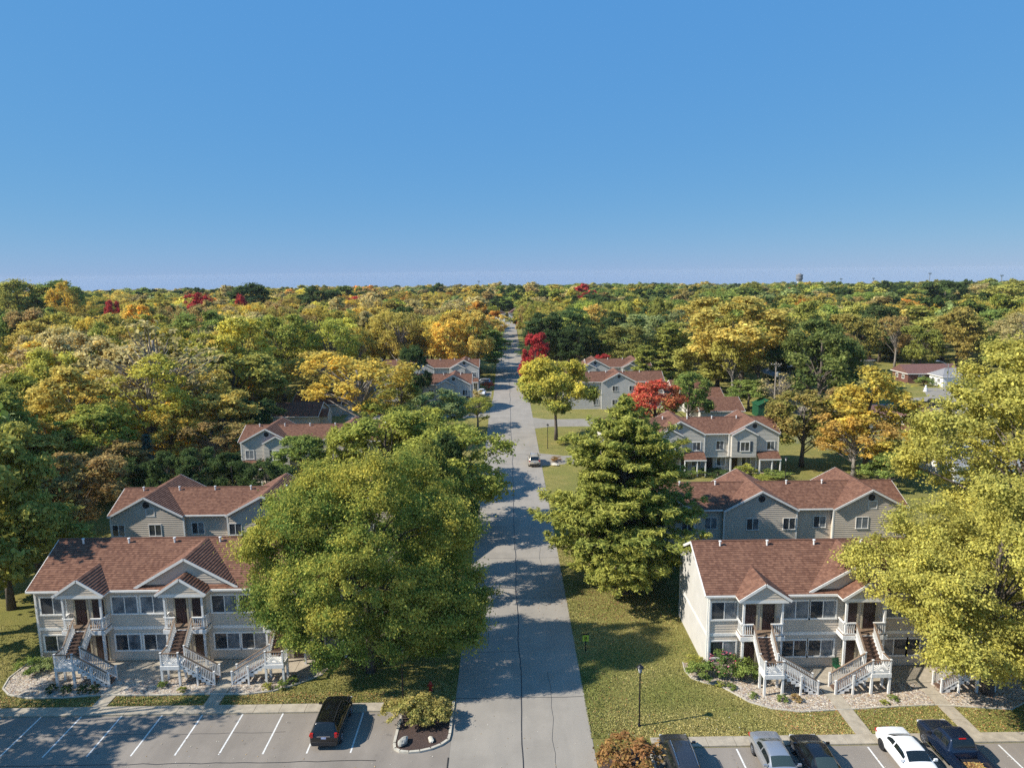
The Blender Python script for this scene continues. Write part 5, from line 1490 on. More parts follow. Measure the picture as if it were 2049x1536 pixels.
tpx('round1', 885, 862, 110, 75, 'dkgreen', 'dark green tree tucked between the maple and the road')
tpx('round2', 850, 830, 170, 92, 'ygreen', 'yellow-green tree beside the thin tree left of the road')
tpx('oval0', -25, 850, 230, 60, 'olive', 'dark olive tree cut by the left frame edge beside the block')
tpx('oval1', 60, 1000, 210, 62.5, 'olive', 'olive brown tree at the left end of the roof of the front block')
tpx('round0', 150, 905, 190, 76, 'rust', 'rusty olive tree at the left end of the rear townhouse roof')
tpx('round3', 35, 870, 190, 84, 'ochre', 'ochre tree behind the olive brown tree at the left frame edge')
tpx('oval2', 135, 735, 200, 100, 'ochre', 'tall ochre tree left of the nearly bare tree')
tpx('round1', 20, 745, 160, 104, 'ygreen', 'bright yellow-green tree at the left frame edge')
tpx('bare', 300, 640, 260, 114, 'brown', 'tall nearly bare tree with a grey trunk in the left woods')
tpx('spread0', 392, 617, 120, 168, 'green', 'bright green tree standing out above the left woods')
tpx('round2', 462, 690, 200, 136, 'olive', 'broad dark olive tree right of the nearly bare tree')
tpx('spread1', 590, 632, 130, 200, 'olive', 'olive tree with open crown above the shaded garage')
tpx('sparse0', 640, 690, 160, 150, 'ochre', 'thin ochre tree behind the shaded garage roof')
tpx('sparse1', 715, 695, 240, 124, 'gold', 'orange-yellow tree with open crown beside the garages')
tpx('oval0', 823, 690, 70, 146, 'dkgreen', 'narrow dark tree against the white gabled townhouse')
tpx('oval1', 955, 645, 150, 206, 'green', 'dense green tree overhanging the far street on its left')
tpx('sparse2', 905, 598, 120, 262, 'brown', 'brown thinning tree with a dark forked trunk left of the far street')
tpx('round0', 762, 602, 90, 330, 'gold', 'golden round tree far off left of the street')
tpx('round3', 870, 775, 110, 127, 'pale', 'pale leafy tree in front of the white gabled townhouse')
tpx('round2', 770, 800, 130, 118, 'ygreen', 'low yellow-green tree left of the white gabled townhouse')
tpx('sparse0', 955, 790, 70, 133, 'ygreen', 'small yellow-green tree at the corner of the white gabled townhouse')
tpx('round2', 770, 815, 190, 89, 'ygreen', 'yellow-green tree before the right end of the pedimented townhouses')
tpx('sparse0', 845, 800, 160, 97, 'ygreen', 'loose yellow-green tree between the townhouses and the thin roadside tree')
tpx('round0', 690, 845, 90, 92, 'ygreen', 'small yellow-green tree against the pedimented townhouse wall')
tpx('oval2', 800, 735, 90, 140, 'olive', 'olive tree hiding the left end of the white gabled townhouse')
tpx('softpine', 1290, 690, 110, 168, 'pine', 'soft green pine beside the white gable beyond the red tree', 'pine_tree')
tpx('round2', 1400, 690, 110, 168, 'olive', 'olive tree rising behind the stepped garages')
tpx('round1', 1380, 740, 90, 128, 'green', 'green tree filling the gap left of the stepped garages')
tpx('round1', 600, 868, 120, 93, 'green', 'small green tree in front of the pedimented townhouse row')
tpx('fir', 290, 865, 80, 95, 'spruce', 'blue-grey spruce at the foot of the nearly bare tree', 'spruce_tree')
for i, (cx, tp, w, Y) in enumerate(((255, 915, 80, 88), (330, 900, 80, 87), (395, 893, 90, 86), (460, 900, 90, 86), (530, 915, 80, 84), (575, 930, 70, 83), (640, 925, 70, 84))):
    tpx('round%d' % (i % 4), cx, tp, w, Y, 'dkgreen', ('first', 'second', 'third', 'fourth', 'fifth', 'sixth', 'seventh')[i] + ' dark evergreen from the left in the hedge line behind the rear roof', 'hedge_tree', group='dark hedge line behind the rear roof')
tpx('sparse1', 240, 800, 150, 108, 'gold', 'golden tree right of the tall ochre tree')
tpx('sparse1', 420, 830, 150, 104, 'rust', 'rusty undergrowth tree above the dark hedge line')
tpx('oval2', 510, 800, 130, 112, 'dkgreen', 'shaded dark tree left of the shaded garage')
tpx('sparse0', 232, 715, 180, 114, 'ochre', 'wispy ochre tree directly left of the nearly bare tree')
tpx('sparse2', 385, 725, 170, 120, 'ochre', 'wispy ochre tree directly right of the nearly bare tree')
tpx('oval0', 445, 782, 150, 108, 'ochre', 'ochre tree between the nearly bare tree and the shaded garage')
tpx('round3', 335, 800, 120, 103, 'gold', 'low golden tree at the foot of the nearly bare tree')
tpx('oval1', 185, 800, 160, 93, 'ygreen', 'yellow-green tree above the rusty olive tree')
tpx('sparse1', 85, 825, 170, 90, 'ochre', 'wispy ochre tree above the olive brown tree at the left')
tpx('round0', 230, 880, 120, 90, 'rust', 'rusty low tree left of the blue-grey spruce')
tpx('round1', 0, 960, 150, 70, 'olive', 'dark shaded tree at the left frame edge beside the roof end')
at('sparse1', -43.0, 40.8, 'olive', 'tree beyond the left frame edge shading the empty stalls', 17.0, 6.5)
at('oval2', -47.5, 54.5, 'olive', 'tree beyond the left frame edge shading the front block roof', 19.0, 6.5)
at('sparse2', -41.0, 33.5, 'olive', 'tree beyond the lower left frame corner shading the lot', 14.0, 5.5)
tpx('round2', 200, 690, 130, 150, 'yellow', 'yellow tree behind the tall ochre tree')
tpx('round1', 80, 640, 150, 175, 'ochre', 'ochre tree in the left woods near the frame edge')
tpx('spread0', 120, 662, 90, 150, 'ygreen', 'green-yellow tree poking from the left woods')
tpx('round3', 545, 690, 120, 170, 'yellow', 'yellow tree above the broad olive one')
tpx('red0' if False else 'round0', 396, 584, 64, 300, 'red', 'red round tree far off in the left woods')
tpx('oval1', 480, 582, 34, 300, 'red', 'narrow red tree against a dark tree on the left skyline')
tpx('round2', 224, 596, 34, 270, 'red', 'small crimson tree far off at left')
tpx('round1', 500, 564, 100, 345, 'dkgreen', 'dark round tree on the left skyline behind the red one')
tpx('round3', 640, 566, 80, 360, 'dkgreen', 'dark tree on the skyline above the white warehouse')
# right of the street
tpx('oval0', 1072, 664, 62, 176, 'red', 'dark red tree by the far street on its right')
tpx('oval2', 1058, 700, 40, 168, 'red', 'lower dark red tree behind the yellow topped street tree')
tpx('round2', 1046, 617, 36, 345, 'red', 'maroon round tree at the far end of the street')
tpx('round1', 1115, 628, 95, 245, 'yellow', 'bright yellow tree right of the far street')
tpx('spread1', 1090, 612, 80, 340, 'gold', 'golden tree behind the maroon tree')
tpx('round0', 1170, 640, 40, 260, 'red', 'small red tree among green ones right of the street')
tpx('round3', 1313, 750, 120, 121, 'redgreen', 'scarlet tree with green base beside the grey townhouse roof')
tpx('round0', 1207, 707, 44, 190, 'red', 'small scarlet tree above the yellow topped street tree')
tpx('softpine', 1340, 645, 130, 195, 'pine', 'light green pine behind the far right townhouses', 'pine_tree')
tpx('spread0', 1490, 586, 240, 162, 'ochre', 'tall spreading golden olive tree above the garages')
tpx('round1', 1440, 640, 130, 176, 'olive', 'olive tree left of the tall spreading golden one')
tpx('round2', 1625, 662, 180, 152, 'dkgreen', 'very dark dense tree right of the tall golden one')
tpx('sparse2', 1690, 665, 80, 170, 'rust', 'rusty brown tree right of the very dark tree')
tpx('bare', 1560, 745, 90, 142, 'brown', 'leafless pale tree beside the green shed')
tpx('oval1', 1500, 755, 90, 146, 'green', 'green tree left of the green shed')
tpx('round0', 1612, 778, 150, 103, ((.13, .14, .03), (.22, .15, .045)), 'olive oak-like tree beside the grey shuttered townhouses')
tpx('oval2', 1745, 740, 190, 99, ((.40, .285, .045), (.19, .19, .045)), 'golden tree with an open crown right of the olive tree')
tpx('sparse1', 1715, 820, 150, 96, ((.40, .26, .045), (.24, .16, .05)), 'lower golden tree with rusty patches beside the open golden one')
tpx('round3', 1690, 770, 100, 110, 'rust', 'brownish tree between the olive and the golden tree')
tpx('fir', 1852, 822, 66, 112, 'dkgreen', 'small dark evergreen before the hipped brown roof', 'evergreen_tree')
tpx('round1', 1785, 900, 110, 92, 'green', 'green low tree under the golden one')
tpx('round2', 1890, 625, 170, 222, 'olive', 'olive green tree above the dark red ranch roof')
tpx('oval0', 1990, 640, 130, 210, 'green', 'green tree behind the tall yellow tree at the right edge')
tpx('softpine', 1790, 640, 90, 230, 'pine', 'layered green pine among the right hand woods', 'pine_tree')
tpx('round3', 1240, 665, 110, 205, 'green', 'green tree behind the scarlet ones right of the street')
tpx('conifer1', 1150, 590, 60, 330, 'dkgreen', 'dark conifer far off right of the street', 'conifer_tree')
tpx('round2', 1200, 585, 90, 350, 'dkgreen', 'dark green dense tree far off right of the street')
tpx('spread0', 1385, 610, 120, 230, 'gold', 'golden brown tree left of the tall golden olive one')
tpx('round1', 2040, 560, 140, 300, 'olive', 'olive tree high on the right skyline at the frame edge')
tpx('round2', 1895, 557, 90, 330, 'dkgreen', 'dark tree rising above the right skyline')
tpx('round0', 1965, 565, 90, 330, 'brown', 'brownish tree next to the dark one on the right skyline')
tpx('round3', 1990, 590, 40, 330, 'orange', 'orange tree far off near the right frame edge')
tpx('oval2', 1895, 604, 30, 300, 'orange', 'narrow orange tree in the right hand woods')
tpx('round1', 30, 556, 120, 300, 'olive', 'olive tree on the skyline at the left frame corner')
tpx('round3', 105, 553, 110, 310, 'green', 'green tree on the skyline near the left frame edge')
tpx('round0', 125, 560, 60, 290, 'gold', 'orange-gold tree on the left skyline')

# ---- the rest of the woods
BUILT = [(44, 72, 40, 132), (86, 126, 116, 192), (60, 88, 104, 138), (-50, -6, 44, 152), (8, 60, 40, 132), (10, 50, 128, 190), (-44, -6, 44, 80), (8, 44, 40, 78), (-42, -6, 92, 108), (12, 44, 78, 110), (-48, -30, 130, 158), (-38, -4, 140, 186), (10, 46, 128, 184), (-20, 14, 0, 45), (-80, 90, 0, 50),
         (46, 58, 108, 146), (58, 140, 139, 158), (60, 84, 90, 137), (84, 124, 153, 190), (96, 108, 198, 209), (66, 80, 172, 186), (82, 94, 186, 199), (-60, 14, 392, 458), (-236, -174, 750, 795)]
SKY = [(-200, 556), (0, 557), (150, 560), (300, 571), (480, 573), (600, 579), (640, 571), (760, 577), (900, 577), (1200, 573), (1400, 577), (1560, 574), (1700, 571), (1850, 569), (1905, 560), (2049, 553), (2300, 550)]
SX, SY = [a for a, b in SKY], [b for a, b in SKY]
def free(x, y):
    for a, b, c, d in BUILT:
        if a < x < b and c < y < d: return False
    w = 7.5 if y < 130 else 5.0
    if y < 440 and RX0 - w + 2 < x < RX1 + w - 2: return False
    return True
rs = np.random.RandomState(11)
cand = []
d = 62.0
while d < 2600:
    s = 9.4 + .012 * d if d < 500 else 15.4 + .022 * (d - 500)
    a = -R(41)
    while a < R(41):
        dd = d + rs.uniform(-.45, .45) * s; aa = a + rs.uniform(-.42, .42) * s / d
        x, y = dd * math.sin(aa), dd * math.cos(aa)
        a += s / d
        if not free(x, y): continue
        if any((x - t[0]) ** 2 + (y - t[1]) ** 2 < (t[2] * .62 + 1.2) ** 2 for t in TREES): continue
        cand.append((x, y, dd))
    d += s * .92
import mathutils
def nz(x, y, s, o): return mathutils.noise.noise(Vector((x * s + o, y * s - o, o * .37)))
def pick_pal(x, y, dd):
    u = rs.uniform(); n1 = nz(x, y, .012, 3.1); n2 = nz(x, y, .02, 17.7)
    if x < 0:
        w = {'ochre': 4.2 + 2 * n1, 'olive': 1.2, 'yellow': 2.1 + 2.5 * max(0, n1), 'ygreen': .8, 'brown': 2.2, 'green': .8 - 1.2 * n1, 'dkgreen': .4 - n1, 'rust': 1.1 + n2, 'gold': 2.4 + n2, 'orange': .8 + .8 * max(0, n2), 'red': .05, 'pale': .3}
    else:
        w = {'ochre': 1.1 + n1, 'olive': 2.4, 'yellow': .5 + n1, 'ygreen': 1.3, 'brown': .6, 'green': 2.2 - n1, 'dkgreen': 1.1 - n1, 'rust': .35, 'gold': .55 + .6 * n2, 'orange': .15, 'red': .05, 'pale': 1.5 + n2}
    if dd > 450:
        w['dkgreen'] = max(0, w.get('dkgreen', 0)) + 1.9; w['green'] += 1.6; w['olive'] += 1.4; w['yellow'] *= .4; w['gold'] *= .4; w['orange'] *= .6
    if dd < 240: w['red'] = 0; w['orange'] *= .5
    ks = [k for k in w if w[k] > 0]; ws = np.array([w[k] for k in ks]); return ks[int(rs.choice(len(ks), p=ws / ws.sum()))]
KEYS = ['round0', 'round1', 'round2', 'round3', 'oval0', 'oval1', 'oval2', 'spread0', 'spread1', 'sparse0', 'sparse1', 'sparse2', 'conifer0', 'softpine']
KW = np.array([1.1, 1.1, 1.1, 1.1, .9, .9, .9, .9, .9, 1.1, 1.1, 1.1, .1, .22])
def size_for(x, y, dd):
    H = rs.uniform(13, 22) if dd < 500 else rs.uniform(14, 25); Rr = rs.uniform(4.8, 8.4) * (1 if dd < 350 else 1.25 + (dd - 350) / 1500)
    if x < -40 and y < 170: H = rs.uniform(16, 22)
    zg = terrain(x, y); px, py = to_px((x, y, zg + H))
    lim = float(np.interp(px, SX, SY)) + rs.normal() * 8 - 4 + max(0, 58 * (1 - (dd - 120) / 420)) * rs.uniform(.55, 1.15)
    if py < lim:
        z = ony(px, lim, y).z; H = max(3.5, z - zg)
    return H, Rr
HUE = {'ochre': 'ochre', 'olive': 'olive', 'yellow': 'yellow', 'ygreen': 'yellow-green', 'brown': 'brown', 'green': 'green', 'dkgreen': 'dark green', 'rust': 'rusty', 'gold': 'golden', 'orange': 'orange', 'red': 'red', 'pale': 'pale green'}
def zone(px, py, dd):
    side = 'left of the street' if px < 1010 else 'right of the street'
    if dd < 130: return 'in the near woods ' + side
    if px < 330: return 'in the woods toward the left frame edge' + ('' if dd < 230 else ', farther back')
    if px < 700: return 'in the middle of the left woods' + ('' if dd < 230 else ', farther back')
    if px < 1010: return 'in the woods just left of the street' + ('' if dd < 230 else ', farther back')
    if px < 1350: return 'in the woods just right of the street' + ('' if dd < 230 else ', farther back')
    if px < 1700: return 'in the middle of the right woods' + ('' if dd < 230 else ', farther back')
    return 'in the woods toward the right frame edge' + ('' if dd < 230 else ', farther back')
SHP = {'r': 'rounded', 'o': 'upright', 's': 'broad'}
MARKS = []
def mark(px, py, nm): MARKS.append((px, py, nm))
for q in (((300, 760), 'the nearly bare tree'), ((392, 660), 'the bright green tree'), ((590, 820), 'the shaded garage'), ((905, 770), 'the white gabled townhouse'), ((960, 700), 'the dense street tree'),
          ((715, 770), 'the orange-yellow open tree'), ((130, 830), 'the tall ochre tree'), ((60, 590), 'the left skyline'), ((395, 600), 'the far red round tree'), ((224, 612), 'the small crimson tree'), ((693, 607), 'the white warehouse'), ((762, 625), 'the far golden tree'),
          ((1072, 710), 'the dark red tree'), ((1125, 780), 'the yellow topped street tree'), ((1230, 760), 'the far right townhouses'), ((1340, 700), 'the light green pine'), ((1490, 680), 'the tall golden olive tree'), ((1625, 730), 'the very dark tree'), ((1435, 790), 'the stepped garages'),
          ((1745, 850), 'the open golden tree'), ((1850, 740), 'the red ranch roof'), ((1960, 800), 'the tall yellow tree'), ((1600, 565), 'the control tower'), ((1895, 615), 'the narrow orange tree'), ((1045, 640), 'the maroon tree'), ((1683, 570), 'the thin masts'), ((600, 890), 'the pedimented townhouses'), ((400, 990), 'the rear townhouse roof'), ((1700, 990), 'the blank gables')):
    mark(q[0][0], q[0][1], q[1])
def where(px, py):
    bx = min(MARKS, key=lambda t: (t[0] - px) ** 2 + 2.2 * (t[1] - py) ** 2); dx, dy = px - bx[0], py - bx[1]
    near = 'just ' if math.hypot(dx, dy) < 90 else 'well '
    v = 'above' if dy < -25 else 'below' if dy > 25 else ''; h = 'left of' if dx < -25 else 'right of' if dx > 25 else ''
    if v and h: return v + ' and ' + h + ' ' + bx[2]
    if v: return near + v + ' ' + bx[2]
    return near + (h or 'beside') + ' ' + bx[2]
N_IND = 300 - len(TREES)
inview = []
for c in cand:
    px, py = to_px((c[0], c[1], 12))
    if c[2] < 60: continue
    inview.append((c, -90 < px < 2140))
ind = [c for c, v in inview if v][:N_IND]
inds = set(ind); LABN = {}
for (x, y, dd) in ind:
    key = KEYS[int(rs.choice(len(KEYS), p=KW / KW.sum()))]; pal = pick_pal(x, y, dd)
    if x < 0 and dd < 260 and (key.startswith('conifer') or key == 'softpine'): key = 'sparse0'
    if key.startswith('conifer') or key == 'softpine': pal = 'pine' if key == 'softpine' else 'dkgreen'
    H, Rr = size_for(x, y, dd); px, py = to_px((x, y, H + terrain(x, y)))
    kind = 'pine' if key == 'softpine' else 'conifer' if key.startswith('conifer') else 'thin' if key.startswith('sparse') else SHP[key[0]]
    hue = HUE.get(pal, 'green')
    hs = 'tall ' if H > 18 else 'low ' if H < 10 else ''
    lab = f'{hs}{hue} {kind} tree {where(px, py + 20)}' if kind not in ('pine', 'conifer') else f'{hs}{hue} {kind} {where(px, py + 20)}'
    a, b = PAL[pal]; j = rs.uniform(.68, 1.28); jj = rs.uniform(.94, 1.06, 3)
    pal2 = (tuple(np.array(a) * j * jj), tuple(np.array(b) * j * jj))
    LABN[lab] = LABN.get(lab, 0) + 1
    if LABN[lab] > 1: lab = {2: 'wide', 3: 'slim', 4: 'dense', 5: 'ragged'}.get(LABN[lab], 'mottled') + ' ' + lab
    plant(key, x, y, H, Rr, pal2, lab, 'tree', {'pine': 'pine_tree', 'conifer': 'conifer_tree'}.get(kind, 'tree'), 'trees ' + zone(px, py, dd))
rest = [c for c, v in inview if c not in inds]

def far_woods(pts):
    col = bpy.data.collections.new('far_crowns')
    ks = []
    for k in range(4):
        cm, tm = deciduous('far_round', 80 + k, NH, NR, 1.0, 70, 40, .48, ('round', 'oval', 'round', 'spread')[k], .35, (.18, .28), 2, lobes=8)
        o = bpy.data.objects.new('crown_%d' % k, cm); col.objects.link(o)
    for k in range(2): o = bpy.data.objects.new('crown_%d' % (k + 4), PROTO['sparse%d' % k][2]); col.objects.link(o)
    n = len(pts); me = bpy.data.meshes.new('woods')
    co, t1, t2, sc, ro, ix = [], [], [], [], [], []
    for (x, y, dd) in pts:
        H, Rr = size_for(x, y, dd); pal = pick_pal(x, y, dd); a, b = PAL[pal]; j = rs.uniform(.62, 1.25)
        co.append((x, y, terrain(x, y))); t1.append((*(np.array(a) * j * GAIN), 1)); t2.append((*(np.array(b) * j * GAIN), 1))
        sc.append((Rr / NR, Rr / NR, H / NH)); ro.append((0, 0, rs.uniform(0, 6.28))); ix.append(rs.randint(0, 6) if dd < 600 else rs.randint(0, 4))
    me.vertices.add(n); me.vertices.foreach_set('co', np.array(co, np.float32).ravel())
    for nm, ty, dat, f in (('tint', 'FLOAT_COLOR', t1, 'color'), ('tint2', 'FLOAT_COLOR', t2, 'color'), ('scl', 'FLOAT_VECTOR', sc, 'vector'), ('rot', 'FLOAT_VECTOR', ro, 'vector'), ('idx', 'INT', ix, 'value')):
        a = me.attributes.new(nm, ty, 'POINT'); a.data.foreach_set(f, np.array(dat, np.int32 if ty == 'INT' else np.float32).ravel())
    o = bpy.data.objects.new('woods', me); COL.objects.link(o)
    tag(o, 'far woods of mixed green and autumn trees stretching to the horizon', 'woods', kind='stuff')
    ng = bpy.data.node_groups.new('woods', 'GeometryNodeTree')
    ng.interface.new_socket('Geometry', in_out='INPUT', socket_type='NodeSocketGeometry'); ng.interface.new_socket('Geometry', in_out='OUTPUT', socket_type='NodeSocketGeometry')
    N, L = ng.nodes, ng.links
    gi, go = N.new('NodeGroupInput'), N.new('NodeGroupOutput'); ip = N.new('GeometryNodeInstanceOnPoints'); ci = N.new('GeometryNodeCollectionInfo')
    ci.inputs['Collection'].default_value = col; ci.inputs['Separate Children'].default_value = True; ci.inputs['Reset Children'].default_value = True
    ip.inputs['Pick Instance'].default_value = True
    def na(nm, ty):
        q = N.new('GeometryNodeInputNamedAttribute'); q.data_type = ty; q.inputs['Name'].default_value = nm; return q.outputs['Attribute']
    L.new(gi.outputs[0], ip.inputs['Points']); L.new(ci.outputs[0], ip.inputs['Instance']); L.new(na('idx', 'INT'), ip.inputs['Instance Index'])
    L.new(na('rot', 'FLOAT_VECTOR'), ip.inputs['Rotation']); L.new(na('scl', 'FLOAT_VECTOR'), ip.inputs['Scale']); L.new(ip.outputs[0], go.inputs[0])
    md = o.modifiers.new('woods', 'NODES'); md.node_group = ng
far_woods(rest)
print('trees: hand', len(TREES), 'individual', len(ind), 'mass', len(rest))

# ------------------------------------------------------------------ shrubs
def bush(px, py, rad, h, pal, label, key=None, name='shrub', group=None, z=0.0, pos=None):
    p = onz(px, py) if pos is None else Vector((*pos, 0))
    k = key or 'shrub%d' % (int(px) % 3)
    plant(k, p.x, p.y, h, rad, pal, label, 'shrub', name, group, None, z)
GB = 'clipped dark shrubs in the gravel beds'
for i, px in enumerate((105, 135, 167, 190)):
    bush(px, 1385, .42, .62, 'dkgreen', ('first', 'second', 'third', 'fourth')[i] + ' small dark shrub from the left along the gravel bed edge', 'ball', group=GB)
bush(60, 1345, 1.0, 1.2, 'green', 'loose grey-green shrub at the left corner of the front block'); bush(88, 1342, .9, 1.1, 'pale', 'pale shrub under the left corner window of the front block')
bush(326, 1374, .38, .5, 'green', 'small green tuft in the gravel under the middle stair landing'); bush(365, 1384, .32, .4, 'ygreen', 'tiny yellow-green tuft beside the middle stair')
bush(536, 1378, .42, .5, 'olive', 'olive tuft in the gravel near the third stair', 'ball'); bush(565, 1376, .48, .55, 'green', 'dark green ball shrub near the third stair', 'ball'); bush(585, 1366, .45, .55, 'green', 'green ball shrub at the gravel edge by the maple', 'ball')
bush(1388, 1348, 1.0, 1.35, 'green', 'rounded green shrub at the corner of the white side wall', pos=(13.9, 47.3)); bush(1390, 1325, .9, 1.1, 'olive', 'brownish shrub behind the rounded one by the white side wall', pos=(14.0, 48.6))
bush(1437, 1350, 1.15, 1.9, ((.06, .10, .025), (.10, .13, .035)), 'rose shrub with pink blooms under the corner window', 'shrub0', 'rose_shrub', pos=(15.75, 47.7))
bush(1475, 1355, 1.15, 1.6, 'green', 'green shrub with few blooms beside the rose shrub', 'shrub1', pos=(17.2, 47.2))
def blooms(c, rad, h, n, seed, label):
    r = np.random.RandomState(seed); d = unit(r.normal(size=(n, 3))); d[:, 2] = abs(d[:, 2]) * .9
    pos = np.array(c) + d * np.array([rad, rad, h * .52]) * r.uniform(.92, 1.06, (n, 1)) + np.array([0, 0, h * .48])
    o = leaf_sheet('blossom', pos, .085, r, [(.55, .10, .16), (.60, .20, .26), (.45, .05, .09)]); return o
rose = [o for o in bpy.data.objects if o.name.startswith('rose_shrub')][0]
b1 = blooms((0, 0, 0), 1.15, 1.9, 60, 3, ''); b1.parent = rose; b1.scale = tuple(1 / s for s in rose.scale); b1['kind'] = 'stuff'
bush(1504, 1397, .34, .4, 'green', 'lone small dark shrub in the pale gravel left of the stair', 'ball', pos=(17.0, 45.0)); bush(1565, 1404, .42, .5, 'green', 'dark ball shrub in front of the stair landing', 'ball'); bush(1592, 1402, .42, .48, 'rust', 'rust brown ball shrub in front of the stair', 'ball')
bush(1440, 1372, .32, .35, 'ygreen', 'tiny bright tuft in the pale gravel'); bush(1464, 1378, .35, .4, 'green', 'small green tuft in the pale gravel')
bush(1455, 1372, .26, .3, 'dkgreen', 'small dark tuft by the lawn edge of the pale gravel'); bush(1788, 1400, .35, .35, 'green', 'low green tuft in the leafy gravel'); bush(1770, 1408, .3, .3, 'ygreen', 'low yellowish tuft in the leafy gravel')
IB = ((.16, .17, .045), (.28, .22, .07))
bush(0, 0, 1.25, 1.7, IB, 'broad olive shrub on the lot side of the planting island', 'shrub0', pos=(-7.25, 42.7)); bush(0, 0, 1.35, 2.0, IB, 'tallest yellowing shrub in the middle of the planting island', 'shrub1', pos=(-5.9, 43.0)); bush(0, 0, 1.0, 1.6, IB, 'orange tinged shrub on the road side of the planting island', 'shrub2', pos=(-4.75, 42.6))
bush(0, 0, 1.9, 2.1, 'bushred', 'reddish olive shrub at the mouth of the lot beside the graphite SUV', 'shrub2', pos=(6.95, 37.9))
for i, (x, y, rr, h, pal, lab) in enumerate(((34.6, 98.3, 1.5, 1.9, 'ygreen', 'clipped round shrub before the grey shuttered townhouses'), (38.8, 97.6, 2.0, 1.1, 'green', 'low wide hedge at the porch of the grey townhouses'), (30.6, 98.6, 2.2, 1.0, 'dkgreen', 'dark low hedge under the townhouse window'), (27.8, 98.8, 1.2, 1.3, 'green', 'small round shrub by the dark townhouse door'), (25.3, 98.4, 1.6, 1.0, 'dkgreen', 'dark low hedge left of the small round shrub'), (36.3, 96.6, 1.4, .7, 'ygreen', 'low yellowish ground shrub before the round one'),
        (-9.5, 146.9, 1.6, 1.6, 'rust', 'rusty shrub under the white gabled townhouse'), (-12.8, 147.2, 1.2, 1.5, 'green', 'green shrub by the door of the white gabled townhouse'), (-4.9, 178.5, 1.6, 2.0, 'redgreen', 'reddish shrub by the street beyond the white car'), (-5.2, 160.5, 1.3, 1.5, 'dkgreen', 'dark shrub at the street edge beside the townhouse'), (-7.4, 163.5, 1.6, 2.6, 'brown', 'leafless brown shrub beside the townhouse corner'),
        (9.5, 118.6, 1.1, .9, 'olive', 'low shrub bed under the yellow topped street tree'), (7.6, 107.6, .9, .9, 'bushred', 'low reddish shrub by the driveway corner'), (106.3, 175.5, 2.2, 2.6, 'green', 'green shrub left of the white garage'))):
    bush(0, 0, rr, h, pal, lab, 'shrub%d' % (i % 3), pos=(x, y))

# ------------------------------------------------------------------ fallen leaves
def litter(name, n, region, seed, pal, label, size=.06):
    r = np.random.RandomState(seed); P = []
    while len(P) < n:
        x, y, w = region(r)
        P.append((x, y, .02 + r.uniform(0, .02)))
    o = leaf_sheet(name, np.array(P), size, r, pal); tag(o, label, 'leaves', kind='stuff')
LP = [(.40, .25, .08), (.33, .15, .06), (.46, .36, .14), (.22, .12, .06), (.42, .20, .06)]
litter('fallen_leaves', 3600, lambda r: (r.uniform(18, 40), 40.9 + (r.beta(1, 1.2)) * 5.2, 0), 5, LP, 'orange and tan leaves strewn on the lawn behind the parked cars')
litter('fallen_leaves', 1100, lambda r: (5.3 + abs(r.normal()) * 3.2, r.uniform(41, 76), 0), 6, LP, 'sparse dry leaves along the lawn right of the road', .05)
litter('fallen_leaves', 2400, lambda r: (11 + r.normal() * 3.4, 61 + r.normal() * 3.0, 0), 7, [(.26, .13, .06), (.20, .10, .05), (.30, .18, .08)], 'rust brown needles fallen round the large pine', .06)
litter('fallen_leaves', 2400, lambda r: (r.uniform(-42, -8), r.uniform(45.0, 46.4), 0), 8, LP, 'scattered leaves on the grass strip by the empty stalls', .05)
litter('fallen_leaves', 900, lambda r: (r.uniform(-40, 36), r.uniform(34, 43.5) if r.uniform() < .6 else r.uniform(34, 39), 0), 9, [(.45, .40, .32), (.40, .28, .14), (.5, .46, .4)], 'stray leaves blown over the parking lots', .045)

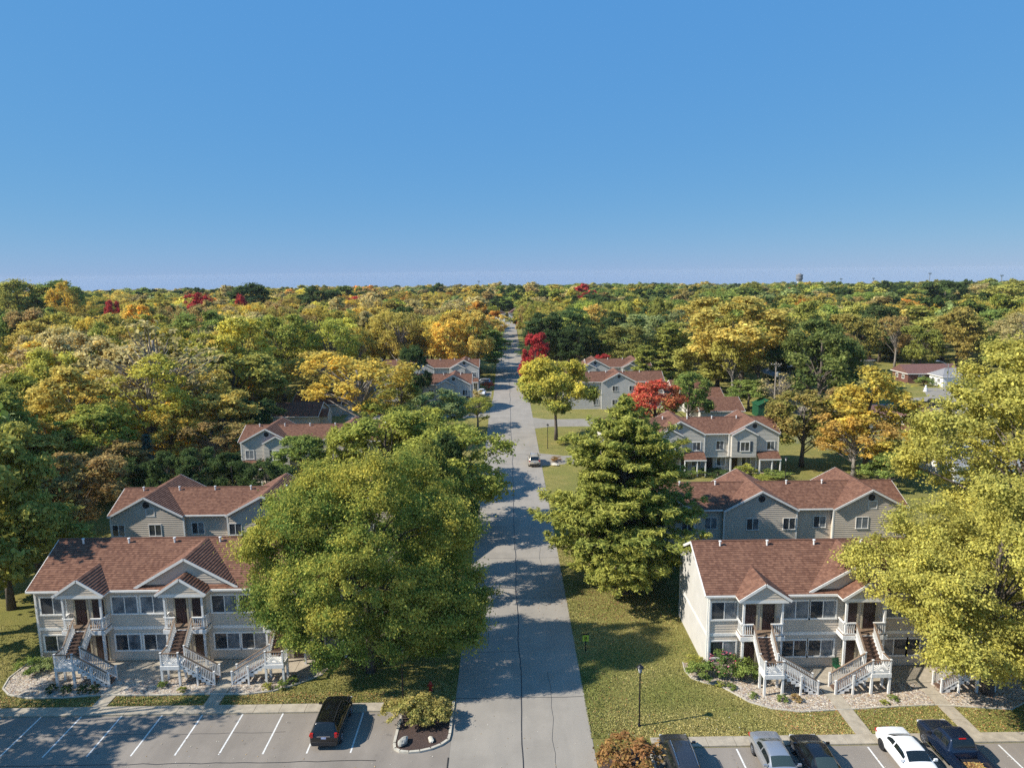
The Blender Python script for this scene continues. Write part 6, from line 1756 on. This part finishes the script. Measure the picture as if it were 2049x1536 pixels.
# ------------------------------------------------------------------ rough turf on the nearer lawns
def turf(name, n, region, seed, label):
    r = np.random.RandomState(seed); P = np.array([region(r) for _ in range(n)])
    a = r.uniform(0, 6.28, n); h = r.uniform(.02, .06, n); w = r.uniform(.03, .07, n)
    u = np.stack([np.cos(a), np.sin(a), np.zeros(n)], 1) * w[:, None]
    ln = np.stack([r.normal(size=n) * .5, r.normal(size=n) * .5, np.ones(n)], 1) * h[:, None]
    B0 = np.concatenate([P, np.zeros((n, 1))], 1)
    V = np.stack([B0 - u, B0 + u, B0 + ln + u * .3, B0 + ln - u * .3], 1).reshape(-1, 3)
    nv = np.array([mathutils.noise.noise(Vector((p[0] * .25, p[1] * .25, seed))) for p in P]) * 1.4
    k = np.clip(.5 + nv + r.normal(size=n) * .13, 0, 1)[:, None]
    c = np.array([.185, .205, .044]) * (1 - k) + np.array([.40, .335, .12]) * k; c *= r.uniform(.75, 1.25, (n, 1))
    o = bpy.data.objects.new(name, np_mesh(name, V, np.arange(4 * n).reshape(-1, 4), np.concatenate([c, np.ones((n, 1))], 1), 'pebble')); COL.objects.link(o)
    tag(o, label, 'grass', kind='stuff')
def reg_r(r):
    while True:
        x, y = 5.15 + 32 * r.uniform() ** 1.3, 40.9 + 36 * r.uniform() ** 1.5
        if inside((x, y), bedR_poly): continue
        if 14.6 < x < 37.2 and 48.5 < y < 57.5: continue
        if x > 12 and y > 66.7: continue
        if any(a < x < b and c < y < d for a, b, c, d in BLOCK): continue
        return (x, y)
def reg_l(r):
    while True:
        x, y = r.uniform(-48, RX0 - .1), 44.97 + 12 * r.uniform() ** 2
        if inside((x, y), bedL_poly) or (-37 < x < -12.6 and y > 50.5) or any(a < x < b and c < y < d for a, b, c, d in BLOCK): continue
        return (x, y)
turf('grass', 70000, reg_r, 3, 'mown yellowing grass on the lawn right of the road')
turf('grass', 40000, reg_l, 4, 'mown grass along the strip by the empty stalls and under the maple')

# ------------------------------------------------------------------ thin autumn haze over the whole place
def build_haze(density):
    M = bpy.data.materials.new('haze_air'); M.use_nodes = True
    N = M.node_tree.nodes; L = M.node_tree.links
    N.remove(N['Principled BSDF'])
    v = N.new('ShaderNodeVolumePrincipled'); v.inputs['Color'].default_value = (0.80, 0.88, 1.0, 1); v.inputs['Density'].default_value = density
    v.inputs['Anisotropy'].default_value = 0.0
    L.new(v.outputs[0], N['Material Output'].inputs['Volume'])
    MATS['haze_air'] = M
    mb = MB(); mb.box(-3200, 3200, -3200, 3200, terrain(0, 3000) - 2.0, 33.0)
    o = mb.build('haze', 'haze_air'); tag(o, 'thin blue autumn haze over the far woods', 'haze', kind='stuff')
build_haze(0.00006)
